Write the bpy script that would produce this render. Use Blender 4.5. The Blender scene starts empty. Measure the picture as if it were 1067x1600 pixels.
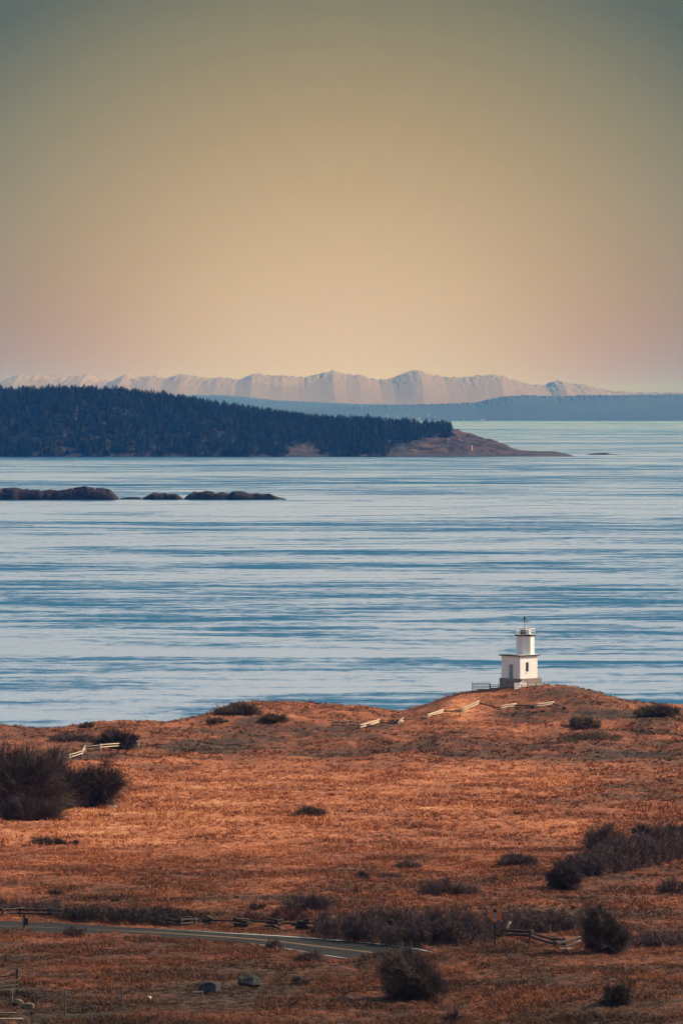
import bpy, bmesh, math, random
import numpy as np
from mathutils import Vector

# ------------------------------------------------------------------ camera, sky, sun, exposure
S = bpy.context.scene
COL = S.collection
F = 8000.0            # focal length in photo pixels (photo 1067 wide)
CAMZ = 72.0
HZ = 635.0            # photo row of the horizon
cam_d = bpy.data.cameras.new("camera")
cam = bpy.data.objects.new("camera", cam_d)
COL.objects.link(cam)
cam.location = (0, 0, CAMZ)
cam.rotation_euler = (math.radians(90), 0, 0)
cam_d.sensor_fit = 'HORIZONTAL'
cam_d.sensor_width = 36
cam_d.lens = F / 1067 * 36
cam_d.shift_y = -165.0 / 1067
cam_d.clip_start = 1
cam_d.clip_end = 300000
S.camera = cam

SUN_EL = math.radians(35)
SUN_AZ = math.radians(76)     # clockwise from +Y (the view direction)
w = bpy.data.worlds.new("World")
S.world = w
w.use_nodes = True
nt = w.node_tree
nt.nodes.clear()
def N(nt, t, **k):
    n = nt.nodes.new(t)
    for a, b in k.items():
        if a.startswith('_'):
            n.inputs[a[1:].replace('_', ' ')].default_value = b
        else:
            setattr(n, a, b)
    return n
def math_n(nt, op, a, b=None, clamp=False):
    n = nt.nodes.new('ShaderNodeMath'); n.operation = op; n.use_clamp = clamp
    for i, v in enumerate((a, b)):
        if v is None: continue
        if isinstance(v, (int, float)): n.inputs[i].default_value = v
        else: nt.links.new(v, n.inputs[i])
    return n.outputs[0]
def mix_n(nt, f, a, b, mode='MIX'):
    n = nt.nodes.new('ShaderNodeMix'); n.data_type = 'RGBA'; n.blend_type = mode
    for s, v in ((n.inputs[0], f), (n.inputs[6], a), (n.inputs[7], b)):
        if isinstance(v, (int, float)): s.default_value = v
        elif isinstance(v, tuple): s.default_value = (*v[:3], 1)
        else: nt.links.new(v, s)
    return n.outputs[2]
def ramp_n(nt, f, stops, interp='LINEAR'):
    n = nt.nodes.new('ShaderNodeValToRGB'); cr = n.color_ramp; cr.interpolation = interp
    while len(cr.elements) > 1: cr.elements.remove(cr.elements[-1])
    for i, (p, c) in enumerate(stops):
        e = cr.elements[0] if i == 0 else cr.elements.new(p)
        e.position = p
        e.color = (*c[:3], 1) if isinstance(c, tuple) else (c, c, c, 1)
    nt.links.new(f, n.inputs[0])
    return n.outputs[0]

sky = N(nt, 'ShaderNodeTexSky', sky_type='NISHITA', sun_disc=False, sun_elevation=SUN_EL, sun_rotation=SUN_AZ,
        altitude=50, air_density=1.0, dust_density=1.2, ozone_density=1.0)
tc = N(nt, 'ShaderNodeTexCoord')
sep = N(nt, 'ShaderNodeSeparateXYZ')
nt.links.new(tc.outputs['Generated'], sep.inputs[0])
qx = math_n(nt, 'MULTIPLY', sep.outputs[0], 10.3)
qz = math_n(nt, 'MULTIPLY', sep.outputs[2], 12.0)
back = math_n(nt, 'MULTIPLY', math_n(nt, 'SUBTRACT', 1.0, sep.outputs[1]), 4.0)
q = math_n(nt, 'ADD', back, math_n(nt, 'SQRT', math_n(nt, 'ADD', math_n(nt, 'MULTIPLY', qx, qx), math_n(nt, 'MULTIPLY', qz, qz))))
glow = ramp_n(nt, math_n(nt, 'MULTIPLY', q, 0.5), [
    (0.0, (7.0, 4.9, 3.0)), (0.056, (6.8, 4.65, 2.9)), (0.176, (5.9, 4.05, 2.0)), (0.326, (4.05, 2.90, 1.30)),
    (0.47, (2.3, 2.0, 1.0)), (0.57, (1.1, 1.25, 0.8)), (1.0, (1.2, 1.3, 1.0))])
fade = N(nt, 'ShaderNodeMapRange', interpolation_type='SMOOTHSTEP')
fade.inputs[1].default_value = 0.0; fade.inputs[2].default_value = 1.0
fz = math_n(nt, 'DIVIDE', math_n(nt, 'SUBTRACT', sep.outputs[2], 0.082), 0.026)
fx_ = math_n(nt, 'DIVIDE', math_n(nt, 'SUBTRACT', math_n(nt, 'ABSOLUTE', sep.outputs[0]), 0.08), 0.25)
fb = math_n(nt, 'MULTIPLY', math_n(nt, 'SUBTRACT', 0.9, sep.outputs[1]), 4.0)
nt.links.new(math_n(nt, 'MAXIMUM', math_n(nt, 'MAXIMUM', fz, fx_), fb), fade.inputs[0])
# the dust band low at the sides is redder
wz = N(nt, 'ShaderNodeMapRange', interpolation_type='SMOOTHSTEP'); wz.inputs[1].default_value = .045; wz.inputs[2].default_value = .0
nt.links.new(sep.outputs[2], wz.inputs[0])
wx = N(nt, 'ShaderNodeMapRange', interpolation_type='SMOOTHSTEP'); wx.inputs[1].default_value = .015; wx.inputs[2].default_value = .06
nt.links.new(math_n(nt, 'ABSOLUTE', sep.outputs[0]), wx.inputs[0])
glow = mix_n(nt, math_n(nt, 'MULTIPLY', wz.outputs[0], wx.outputs[0]), glow, mix_n(nt, 1.0, glow, (1.0, .78, .48), 'MULTIPLY'))
# unseen bright sky band added above the horizon band to brighten the water
sea_fill = N(nt, 'ShaderNodeMapRange', interpolation_type='SMOOTHSTEP')
sea_fill.inputs[1].default_value = 0.50; sea_fill.inputs[2].default_value = 0.12
nt.links.new(sep.outputs[2], sea_fill.inputs[0])
vf = math_n(nt, 'MULTIPLY', sea_fill.outputs[0], math_n(nt, 'MAXIMUM', sep.outputs[1], 0.0), True)
upper = mix_n(nt, vf, mix_n(nt, 1.0, sky.outputs[0], (1.45, 1.38, 1.25), 'MULTIPLY'), (16.0, 15.4, 16.0))
skyc = mix_n(nt, fade.outputs[0], glow, upper)
bg = N(nt, 'ShaderNodeBackground'); bg.inputs[1].default_value = 0.09
nt.links.new(skyc, bg.inputs[0])
wo = N(nt, 'ShaderNodeOutputWorld')
nt.links.new(bg.outputs[0], wo.inputs[0])

sd = bpy.data.lights.new("sun", 'SUN')
sd.energy = 5.0
sd.angle = math.radians(0.5)
sd.color = (1.0, 0.80, 0.58)
sun = bpy.data.objects.new("sun", sd)
COL.objects.link(sun)
sdir = Vector((math.cos(SUN_EL) * math.sin(SUN_AZ), math.cos(SUN_EL) * math.cos(SUN_AZ), math.sin(SUN_EL)))
sun.rotation_euler = sdir.to_track_quat('Z', 'Y').to_euler()
sun.location = (200, 400, 300)

S.view_settings.view_transform = 'Standard'
S.view_settings.look = 'None'
S.view_settings.gamma = 1
S.view_settings.exposure = 0.25
S.render.engine = 'CYCLES'
S.cycles.use_denoising = True
S.cycles.max_bounces = 5
S.cycles.diffuse_bounces = 2
S.cycles.volume_bounces = 0
S.cycles.sample_clamp_indirect = 4

# ------------------------------------------------------------------ noise
def _h(ix, iy, s):
    n = (ix.astype(np.int64) * 374761393 + iy.astype(np.int64) * 668265263 + s * 1274126177) & 0xffffffff
    n = ((n ^ (n >> 13)) * 1274126177) & 0xffffffff
    n = (n ^ (n >> 16)) & 0xffffffff
    return n.astype(np.float64) / 4294967295.0
def vn(x, y, s=0):
    x = np.asarray(x, float); y = np.asarray(y, float)
    fx = np.floor(x); fy = np.floor(y); tx = x - fx; ty = y - fy
    tx = tx * tx * (3 - 2 * tx); ty = ty * ty * (3 - 2 * ty)
    a = _h(fx, fy, s); b = _h(fx + 1, fy, s); c = _h(fx, fy + 1, s); d = _h(fx + 1, fy + 1, s)
    return (a * (1 - tx) + b * tx) * (1 - ty) + (c * (1 - tx) + d * tx) * ty * 1.0
def fbm(x, y, o=4, s=0, g=0.5):
    t = 0; a = 1; m = 0
    for i in range(o):
        t = t + a * (vn(x * 2 ** i + 17.3 * i, y * 2 ** i - 9.1 * i, s + i) - .5); m += a; a *= g
    return t / m * 2
def sm(a, b, x):
    t = np.clip((np.asarray(x, float) - a) / (b - a), 0, 1)
    return t * t * (3 - 2 * t)

# ------------------------------------------------------------------ mesh helpers
def tag(o, label=None, cat=None, group=None, kind=None):
    if label: o['label'] = label
    if cat: o['category'] = cat
    if group: o['group'] = group
    if kind: o['kind'] = kind
    return o
def link(name, me, mat, parent=None, loc=(0, 0, 0), rz=0):
    o = bpy.data.objects.new(name, me)
    COL.objects.link(o)
    if me is not None and mat is not None: me.materials.append(mat)
    if parent is not None: o.parent = parent
    o.location = loc; o.rotation_euler = (0, 0, rz)
    return o
def empty(name, loc, label, cat, group=None, rz=0):
    o = bpy.data.objects.new(name, None)
    COL.objects.link(o)
    o.empty_display_size = 0.3
    o.location = loc; o.rotation_euler = (0, 0, rz)
    return tag(o, label, cat, group)
def mesh_np(name, V, Fc, smooth=False, attr=None, fattr=None):
    V = np.ascontiguousarray(V, np.float32); Fc = np.ascontiguousarray(Fc, np.int32)
    k = Fc.shape[1]; me = bpy.data.meshes.new(name)
    me.vertices.add(len(V)); me.vertices.foreach_set('co', V.ravel())
    me.loops.add(Fc.size); me.loops.foreach_set('vertex_index', Fc.ravel())
    me.polygons.add(len(Fc))
    me.polygons.foreach_set('loop_start', np.arange(0, Fc.size, k, dtype=np.int32))
    me.polygons.foreach_set('loop_total', np.full(len(Fc), k, np.int32))
    me.update(calc_edges=True)
    me.polygons.foreach_set('use_smooth', np.full(len(Fc), smooth))
    for nm, a in (attr or {}).items():
        at = me.attributes.new(nm, 'FLOAT', 'POINT'); at.data.foreach_set('value', np.ascontiguousarray(a, np.float32))
    for nm, a in (fattr or {}).items():
        at = me.attributes.new(nm, 'FLOAT', 'FACE'); at.data.foreach_set('value', np.ascontiguousarray(a, np.float32))
    me.validate()
    return me
def grid_faces(nr, nc):
    i = np.arange(nr - 1)[:, None] * nc + np.arange(nc - 1)[None, :]
    return np.stack([i, i + 1, i + nc + 1, i + nc], -1).reshape(-1, 4)
def tubes(segs, sides=3):
    """segs: N x 8 (p0, p1, r0, r1) -> verts, quads"""
    s = np.asarray(segs, float)
    p0 = s[:, :3]; p1 = s[:, 3:6]; r0 = s[:, 6]; r1 = s[:, 7]
    d = p1 - p0; d /= np.maximum(np.linalg.norm(d, axis=1, keepdims=True), 1e-9)
    up = np.where(np.abs(d[:, 2:3]) > .9, np.array([[1., 0, 0]]), np.array([[0., 0, 1]]))
    a = np.cross(d, up); a /= np.linalg.norm(a, axis=1, keepdims=True)
    b = np.cross(d, a)
    V = []
    for (p, r) in ((p0, r0), (p1, r1)):
        for k in range(sides):
            t = 2 * math.pi * k / sides
            V.append(p + (a * math.cos(t) + b * math.sin(t)) * r[:, None])
    V = np.stack(V, 1)
    n = len(s); base = (np.arange(n) * 2 * sides)[:, None]
    Q = [np.stack([base[:, 0] + k, base[:, 0] + (k + 1) % sides, base[:, 0] + sides + (k + 1) % sides, base[:, 0] + sides + k], 1) for k in range(sides)]
    return V.reshape(-1, 3), np.concatenate(Q)
class MB:
    def __init__(s): s.v = []; s.f = []
    def add(s, v, f):
        n = len(s.v); s.v += [tuple(p) for p in v]; s.f += [tuple(i + n for i in q) for q in f]; return s
    def box(s, c, d, rz=0, bev=0.0):
        x, y, z = d[0] / 2, d[1] / 2, d[2] / 2
        ca, sa = math.cos(rz), math.sin(rz)
        v = [(c[0] + a * ca - b * sa, c[1] + a * sa + b * ca, c[2] + e) for e in (-z, z) for a, b in ((-x, -y), (x, -y), (x, y), (-x, y))]
        return s.add(v, [(3, 2, 1, 0), (4, 5, 6, 7), (0, 1, 5, 4), (1, 2, 6, 5), (2, 3, 7, 6), (3, 0, 4, 7)])
    def beam(s, p, q, wd, ht=None):
        p = Vector(p); q = Vector(q); d = (q - p).normalized()
        up = Vector((0, 0, 1)) if abs(d.z) < .95 else Vector((0, 1, 0))
        a = d.cross(up).normalized() * wd / 2; b = d.cross(a).normalized() * (ht or wd) / 2
        v = [e + i * a + j * b for e in (p, q) for i, j in ((-1, -1), (1, -1), (1, 1), (-1, 1))]
        return s.add(v, [(3, 2, 1, 0), (4, 5, 6, 7), (0, 1, 5, 4), (1, 2, 6, 5), (2, 3, 7, 6), (3, 0, 4, 7)])
    def prism(s, c, r, z0, z1, n, a0=0, r1=None):
        r1 = r if r1 is None else r1
        v = [(c[0] + rr * math.cos(a0 + 2 * math.pi * k / n), c[1] + rr * math.sin(a0 + 2 * math.pi * k / n), z) for z, rr in ((z0, r), (z1, r1)) for k in range(n)]
        f = [tuple(reversed(range(n))), tuple(range(n, 2 * n))] + [(k, (k + 1) % n, n + (k + 1) % n, n + k) for k in range(n)]
        return s.add(v, f)
    def tube(s, pts, r, n=8, rr=None):
        pts = [Vector(p) for p in pts]; rings = []
        for i, p in enumerate(pts):
            d = (pts[min(i + 1, len(pts) - 1)] - pts[max(i - 1, 0)]).normalized()
            up = Vector((0, 0, 1)) if abs(d.z) < .9 else Vector((0, 1, 0))
            a = d.cross(up).normalized(); b = d.cross(a).normalized()
            q = rr[i] if rr else r
            rings.append([p + (a * math.cos(2 * math.pi * k / n) + b * math.sin(2 * math.pi * k / n)) * q for k in range(n)])
        v = [p for r_ in rings for p in r_]
        f = [tuple(range(n)), tuple(reversed(range((len(pts) - 1) * n, len(pts) * n)))]
        for i in range(len(pts) - 1):
            for k in range(n): f.append((i * n + k, i * n + n + k, i * n + n + (k + 1) % n, i * n + (k + 1) % n))
        return s.add(v, f)
    def build(s, name, mat, parent=None, loc=(0, 0, 0), bevel=0, smooth=False, rz=0):
        me = bpy.data.meshes.new(name); me.from_pydata([tuple(p) for p in s.v], [], s.f)
        bm = bmesh.new(); bm.from_mesh(me); bmesh.ops.recalc_face_normals(bm, faces=bm.faces)
        if bevel: bmesh.ops.bevel(bm, geom=bm.edges[:], offset=bevel, segments=1, affect='EDGES')
        bm.to_mesh(me); bm.free()
        if smooth: me.polygons.foreach_set('use_smooth', [True] * len(me.polygons))
        return link(name, me, mat, parent, loc, rz)

# ------------------------------------------------------------------ materials
def mat(name, base, rough=.85, var=.25, scale=3.0, bump=.0, bscale=None, c2=None, spec=.3, vscale=(1, 1, 1), metal=0, mid=.5):
    m = bpy.data.materials.new(name); m.use_nodes = True; t = m.node_tree
    p = t.nodes['Principled BSDF']
    p.inputs['Roughness'].default_value = rough
    p.inputs['Specular IOR Level'].default_value = spec
    p.inputs['Metallic'].default_value = metal
    g = N(t, 'ShaderNodeNewGeometry') if False else N(t, 'ShaderNodeTexCoord')
    mp = N(t, 'ShaderNodeMapping'); mp.inputs['Scale'].default_value = vscale
    t.links.new(g.outputs['Object'], mp.inputs[0])
    n = N(t, 'ShaderNodeTexNoise'); n.inputs['Scale'].default_value = scale; n.inputs['Detail'].default_value = 6; n.inputs['Roughness'].default_value = .65
    t.links.new(mp.outputs[0], n.inputs[0])
    c2 = c2 or tuple(max(0, x * (1 - var * 1.6)) for x in base)
    c1 = base
    col = ramp_n(t, n.outputs[0], [(mid - .18, c2), (mid + .14, c1)])
    t.links.new(col, p.inputs['Base Color'])
    if bump:
        b = N(t, 'ShaderNodeBump'); b.inputs['Strength'].default_value = bump; b.inputs['Distance'].default_value = .1
        n2 = N(t, 'ShaderNodeTexNoise'); n2.inputs['Scale'].default_value = bscale or scale * 4; n2.inputs['Detail'].default_value = 5
        t.links.new(mp.outputs[0], n2.inputs[0]); t.links.new(n2.outputs[0], b.inputs['Height']); t.links.new(b.outputs[0], p.inputs['Normal'])
    return m

# grass: colour zones come from a per-vertex 'tone' attribute (kinds of vegetation, painted vignette and sunlit slope) and noise
def grass_mat(name, blades=False):
    m = bpy.data.materials.new(name); m.use_nodes = True; t = m.node_tree
    p = t.nodes['Principled BSDF']; p.inputs['Roughness'].default_value = .9; p.inputs['Specular IOR Level'].default_value = .12
    at = N(t, 'ShaderNodeAttribute', attribute_name='tone')
    ge = N(t, 'ShaderNodeNewGeometry')
    n1 = N(t, 'ShaderNodeTexNoise'); n1.inputs['Scale'].default_value = .9; n1.inputs['Detail'].default_value = 7; n1.inputs['Roughness'].default_value = .7
    n2 = N(t, 'ShaderNodeTexNoise'); n2.inputs['Scale'].default_value = .09; n2.inputs['Detail'].default_value = 5; n2.inputs['Roughness'].default_value = .6
    for n in (n1, n2): t.links.new(ge.outputs['Position'], n.inputs[0])
    v = math_n(t, 'ADD', at.outputs['Fac'], math_n(t, 'MULTIPLY', math_n(t, 'SUBTRACT', n1.outputs[0], .5), .55 if blades else 1.0))
    v = math_n(t, 'ADD', v, math_n(t, 'MULTIPLY', math_n(t, 'SUBTRACT', n2.outputs[0], .5), 1.0))
    if blades:
        a2 = N(t, 'ShaderNodeAttribute', attribute_name='rnd')
        v = math_n(t, 'ADD', v, math_n(t, 'MULTIPLY', math_n(t, 'SUBTRACT', a2.outputs['Fac'], .48), .34))
    c = ramp_n(t, v, [(0.0, (.034, .022, .015)), (.22, (.088, .053, .034)), (.42, (.19, .072, .040)), (.60, (.32, .116, .056)),
                      (.78, (.485, .178, .080)), (.95, (.62, .30, .14))])
    t.links.new(c, p.inputs['Base Color'])
    if not blades:
        b = N(t, 'ShaderNodeBump'); b.inputs['Strength'].default_value = 1.0; b.inputs['Distance'].default_value = .25
        n3 = N(t, 'ShaderNodeTexNoise'); n3.inputs['Scale'].default_value = 2.5; n3.inputs['Detail'].default_value = 6; n3.inputs['Roughness'].default_value = .75
        t.links.new(ge.outputs['Position'], n3.inputs[0]); t.links.new(n3.outputs[0], b.inputs['Height']); t.links.new(b.outputs[0], p.inputs['Normal'])
    return m
M_ground = grass_mat('ground_turf')
M_grass = grass_mat('dry_grass_blades', True)
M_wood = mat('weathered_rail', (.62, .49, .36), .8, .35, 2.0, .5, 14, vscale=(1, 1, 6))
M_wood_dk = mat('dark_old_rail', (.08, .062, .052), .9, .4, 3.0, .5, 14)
M_wood_shade = mat('shaded_rail', (.15, .085, .055), .9, .4, 3.0, .5, 14)  # darker copy of the rail wood, shade painted into the colour
M_wood_mid = mat('split_log', (.34, .24, .15), .85, .4, 3.0, .5, 14)
M_twig = mat('bare_twigs', (.155, .100, .092), .9, .4, 1.5)
M_twig_dk = mat('dark_twigs', (.082, .060, .053), .9, .4, 1.5)
M_twig_br = mat('brown_twigs', (.095, .066, .055), .9, .4, 1.5)
M_lit_twig = mat('lit_twigs', (.20, .135, .105), .9, .4, 1.5)  # paler copy for some twigs, sunlight painted into the colour
M_twig_gn = mat('scrub_leaves', (.155, .110, .068), .9, .4, 1.5)
M_twig_red = mat('rose_twigs', (.20, .070, .055), .9, .4, 1.5)
M_twig_pale = mat('pale_twigs', (.22, .15, .12), .9, .4, 1.5)
M_asph = mat('asphalt', (.034, .036, .034), 1.0, .22, .5, .3, 8, spec=.04)
M_white_line = mat('white_road_paint', (.75, .73, .68), .7, .2, 1.2)
M_yellow_line = mat('yellow_road_paint', (.30, .165, .045), .7, .3, 1.2)
M_white = mat('white_painted_stucco', (.84, .81, .80), .75, .10, 1.1, .12, 6, vscale=(1.6, 1.6, .35))
M_trim = mat('dark_roof_trim', (.035, .035, .045), .7, .3, 2)
M_roof = mat('pale_flat_roof', (.62, .62, .60), .8, .15, 2)
M_conc = mat('bare_concrete', (.30, .25, .225), .9, .3, 1.3, .3, 7)
M_door = mat('grey_blue_door', (.24, .30, .38), .6, .15, 2)
M_metal_w = mat('white_metal', (.85, .84, .82), .45, .05, 3)
M_dark = mat('dark_metal', (.02, .02, .022), .5, .2, 4)
M_glass = mat('dark_glass', (.03, .035, .045), .1, .2, 3, spec=.6)
M_rock = mat('grey_rock', (.06, .058, .062), .9, .45, 2.0, .6, 6)
M_rock_tan = mat('tan_rock', (.17, .115, .075), .9, .35, 2.0, .6, 6)
M_stone_w = mat('white_stone', (.75, .68, .55), .85, .2, 6, .4, 20)
M_orange = mat('orange_sign_face', (.72, .17, .035), .5, .15, 6)
M_grey_s = mat('grey_sign_symbol', (.22, .25, .28), .5, .1, 6)
M_bolla = mat('blue_grey_post', (.055, .065, .08), .6, .2, 4)
M_red = mat('faded_orange_fabric', (.55, .20, .13), .8, .2, 8)

# ------------------------------------------------------------------ terrain
_ey = np.array([-300, -60, 0, 60, 140, 220, 290, 330, 364, 400, 450, 500, 600, 700, 780, 830, 900, 1100], float)
_ez = np.array([66, 70, 70.3, 63, 53, 43.6, 36.6, 35.0, 33.5, 32.0, 30.0, 28.0, 24.6, 22.2, 21.0, 20.4, 19.6, 18], float)
_ty = np.arange(-300, 1101, 1.0)
_tz = np.interp(_ty, _ey, _ez)
_k = np.hanning(41); _k /= _k.sum()
_tz = np.convolve(np.pad(_tz, 20, mode='edge'), _k, 'valid')
def E(Y): return np.interp(Y, _ty, _tz)
_cu = np.array([-600, -200, 0, 60, 100, 130, 165, 200, 235, 258, 275, 300, 325, 345, 365, 400, 440, 480, 520, 560, 600, 622, 640, 665, 700, 735, 780, 815, 850, 880, 905, 930, 955, 980, 1000, 1030, 1067, 1200, 1700], float)
_cr = np.array([1170, 1155, 1147, 1144, 1139, 1134, 1131, 1130, 1132, 1134, 1129, 1122, 1117, 1107, 1101, 1096, 1096, 1099, 1102, 1104, 1108, 1112, 1109, 1102, 1089, 1081, 1076, 1074, 1073, 1074, 1076, 1082, 1089, 1096, 1100, 1102, 1103, 1110, 1125], float)
_cx = np.linspace(-125, 130, 1021)
_crow = np.interp(_cx * 8000 / 885 + 533.5, _cu, _cr)
_k2 = np.hanning(13); _k2 /= _k2.sum()
_crow = np.convolve(np.pad(_crow, 6, mode='edge'), _k2, 'valid')
def u2x(u, Y): return (u - 533.5) * Y / F
# road edges as functions of X (road runs left to right); computed from E
def yrow(row):
    ys = np.arange(285, 800, .25)
    r = HZ + (CAMZ - E(ys)) * F / ys
    return float(np.interp(-row, -r, ys))
_ru = [-500, -250, 0, 100, 180, 260, 360, 430, 500, 560, 620, 660, 705, 780, 900, 1067, 1500]
_rf = [1437, 1438, 1440, 1443.5, 1448.5, 1452, 1458, 1461.5, 1466, 1470.5, 1477, 1483]
_rn = [1450, 1452, 1455, 1458.5, 1461, 1465.5, 1473, 1481, 1494]
_yf = [yrow(r) for r in _rf] + [354, 345, 336, 328, 315]
_yn = [yrow(r) for r in _rn] + [348.5, 343, 339, 334, 326.5, 319, 311, 299]
_xf = [u2x(u, y) for u, y in zip(_ru, _yf)]; _xn = [u2x(u, y) for u, y in zip(_ru, _yn)]
def road_far(X): return np.interp(X, _xf, _yf)
def road_near(X): return np.interp(X, _xn, _yn)
_bu = u2x(np.array([535, 570, 600, 660, 705, 780, 1067, 2000]), 335)
_ba = np.array([0, .45, .75, 1.15, 1.42, 1.45, 1.4, 1.3])
def Hs(X, Y):
    X = np.asarray(X, float); Y = np.asarray(Y, float)
    e = E(Y)
    # bank that hides the road where it bends away
    yb = road_near(X) - 2.0
    lev = E(yb) + np.interp(X, _bu, _ba)
    up = np.maximum(e, lev) * (X > -2) + e * (X <= -2)
    wgt = sm(-3, 2, X) * (1 - sm(0, 3.4, Y - yb)) * sm(270, 300, Y)
    e = e + (up - e) * wgt
    # crest along the shore, then the bluff down to the sea
    yc = 885 + 7 * np.sin(X / 13.0 + 1.0) * sm(20, 5, X) + 4 * np.sin(X / 5.3)* sm(20, 5, X)
    yc = yc + 7 * np.exp(-((X - 27) / 9.0) ** 2)
    row = np.interp(X, _cx, _crow)
    hc = CAMZ - (row - HZ) * yc / F
    ys = yc - 85 + 42 * np.exp(-((X - 32) / 16.0) ** 2)
    t = sm(0, 1, (Y - ys) / (yc - ys))
    # valley floors and low knolls inland of the crest
    kn = 0
    for (u, y, a, sx, sy) in ((330, 815, .9, 14, 16), (470, 822, .8, 10, 12), (560, 800, .7, 12, 14), (180, 850, .8, 8, 12), (90, 700, .6, 14, 20),
                              (900, 830, .9, 7, 12), (1040, 835, 1.1, 8, 14), (985, 790, -.5, 3, 30), (700, 770, .5, 16, 14), (250, 560, .35, 14, 12), (860, 560, .5, 16, 14), (480, 448, .35, 6, 6)):
        kn = kn + a * np.exp(-((X - u2x(u, y)) / sx) ** 2 - ((Y - y) / sy) ** 2)
    z = e + (hc - e) * t + kn * (1 - sm(yc - 12, yc - 2, Y))
    z = z + .55 * fbm(X / 38.0, Y / 38.0, 2, 5) * sm(380, 460, Y) * (1 - sm(yc - 25, yc - 8, Y))
    z = z + .55 * np.exp(-((X - 31) / 5.0) ** 2 - ((Y - 887) / 6.0) ** 2)
    z = z + (1.1 * fbm(X / 11, Y / 15, 3, 111) + .5 * np.abs(fbm(X / 4.5, Y / 6, 2, 113))) * sm(690, 760, Y) * (1 - sm(yc - 22, yc - 6, Y))
    d = np.maximum(Y - yc, 0)
    z = z - 0.012 * d ** 2 - .03 * d
    return np.maximum(z, -6)
def road_d(X, Y):
    """how far outside the road edges (m), negative inside"""
    return np.maximum(Y - road_far(X), road_near(X) - Y)
DR = [(-100, 1607, 1617), (0, 1596, 1606), (60, 1591.5, 1601), (120, 1587.5, 1596), (165, 1585, 1592), (195, 1583.5, 1588)]
def yhit(u, row):
    ys = np.arange(286, 880, .25); xs = (u - 533.5) * ys / F
    z = Hs(xs, ys); ray = CAMZ - (row - HZ) * ys / F
    k = np.argmax(z >= ray)
    return float(ys[k]) if (z >= ray).any() else 880.
_dx = [u2x(a, yhit(a, b)) for a, b, c in DR]; _dyf = [yhit(a, b) for a, b, c in DR]; _dyn = [yhit(a, c) for a, b, c in DR]
def drive_d(X, Y):
    return np.maximum(np.maximum(Y - np.interp(X, _dx, _dyf), np.interp(X, _dx, _dyn) - Y), X - _dx[-1])
def Hd(X, Y):
    """detail: hummocks and tussocks"""
    X = np.asarray(X, float); Y = np.asarray(Y, float)
    k = sm(0, 1.6, road_d(X, Y)) * sm(0, 1.2, drive_d(X, Y)) * sm(150, 250, Y)
    lh = sm(2.5, 7, np.hypot(X - 30.8, Y - 889))
    cl = fbm(X / 1.5, Y / 1.9, 3, 11, .6); pt = sm(-.3, .5, fbm(X / 9, Y / 12, 3, 31))
    far = sm(420, 650, Y)
    a = .30 * np.abs(cl) * (.4 + .8 * pt) + .12 * fbm(X / .6, Y / .6, 2, 21) + .22 * fbm(X / 5, Y / 6, 3, 41) + far * .22 * fbm(X / 2.6, Y / 4.5, 2, 51)
    return a * k * (.15 + .85 * lh)
def H(X, Y): return Hs(X, Y) + Hd(X, Y)
def gp(u, row):
    """world ground point under photo pixel (u, row)"""
    y = yhit(u, row); x = (u - 533.5) * y / F
    return Vector((x, y, float(H(x, y))))
def tone(X, Y):
    """ground cover kinds plus painted vignette and sun: low = dark heath, high = straw"""
    X = np.asarray(X, float); Y = np.asarray(Y, float)
    u = 533.5 + F * X / np.maximum(Y, 50)
    t = np.interp(Y, [0, 300, 345, 380, 430, 470, 520, 600, 660, 720, 760, 800, 840, 890], [.24, .25, .31, .36, .40, .47, .56, .61, .62, .54, .43, .44, .55, .55])  # near ground painted darker, a vignette put into the grass colour
    n = fbm(X / 30, Y / 42, 3, 71)
    t = t + .16 * n + .10 * fbm(X / 7, Y / 16, 3, 81)
    # heath patches between the field and the lighthouse knoll
    hp = sm(.05, .5, fbm(X / 16 + 3, Y / 26, 3, 91)) * sm(690, 740, Y) * (1 - sm(835, 870, Y))
    t = t - .25 * hp
    def blob(uu, yy, sx, sy, a): return a * np.exp(-((X - u2x(uu, yy)) / sx) ** 2 - ((Y - yy) / sy) ** 2)
    t = t + blob(722, 858, 4.2, 22, .38) + blob(640, 690, 22, 24, .10) + blob(780, 810, 14, 10, .15) + blob(250, 560, 32, 70, .22) - blob(900, 470, 30, 60, .07) + blob(480, 640, 26, 40, .10)  # first blob paints sunlight on the knoll slope into the tone
    t = t - blob(430, 790, 22, 12, .17) - blob(560, 760, 26, 12, .14) - blob(1030, 740, 16, 30, .16) - blob(905, 845, 8, 10, .2) - blob(160, 850, 10, 10, .12) - blob(960, 860, 16, 30, .15) - blob(1030, 640, 16, 70, .14) - blob(60, 800, 16, 60, .08)  # blobs at the right edge also carry painted vignette
    t = t - blob(1010, 520, 14, 26, .12) - blob(950, 400, 12, 16, .10)- blob(80, 310, 10, 12, .10)  # lower corners painted darker as part of the vignette
    # bleached verge along the road
    rd = road_d(X, Y)
    t = t + .16 * np.exp(-((rd - 1.2) / 1.6) ** 2) * (Y > road_far(X)) 
    return t
rows = np.concatenate([np.linspace(-300, 230, 60), np.arange(238, 284, 4.0), np.arange(286, 450, .33), np.arange(450, 650, .55), np.arange(650, 925, .8), np.arange(925, 1000, 4.)])
cc = np.concatenate([-np.geomspace(3.2, 1.14, 70), np.linspace(-1.12, 1.12, 330), np.geomspace(1.14, 3.2, 70)])
Yg = np.repeat(rows[:, None], len(cc), 1)
Xg = cc[None, :] * np.maximum(Yg * .0667, 18)
Zg = H(Xg, Yg)
inroad = (road_d(Xg, Yg) < .25) | (drive_d(Xg, Yg) < .25)
Zg = np.where(inroad, Hs(Xg, Yg) - .07, Zg)
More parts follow.
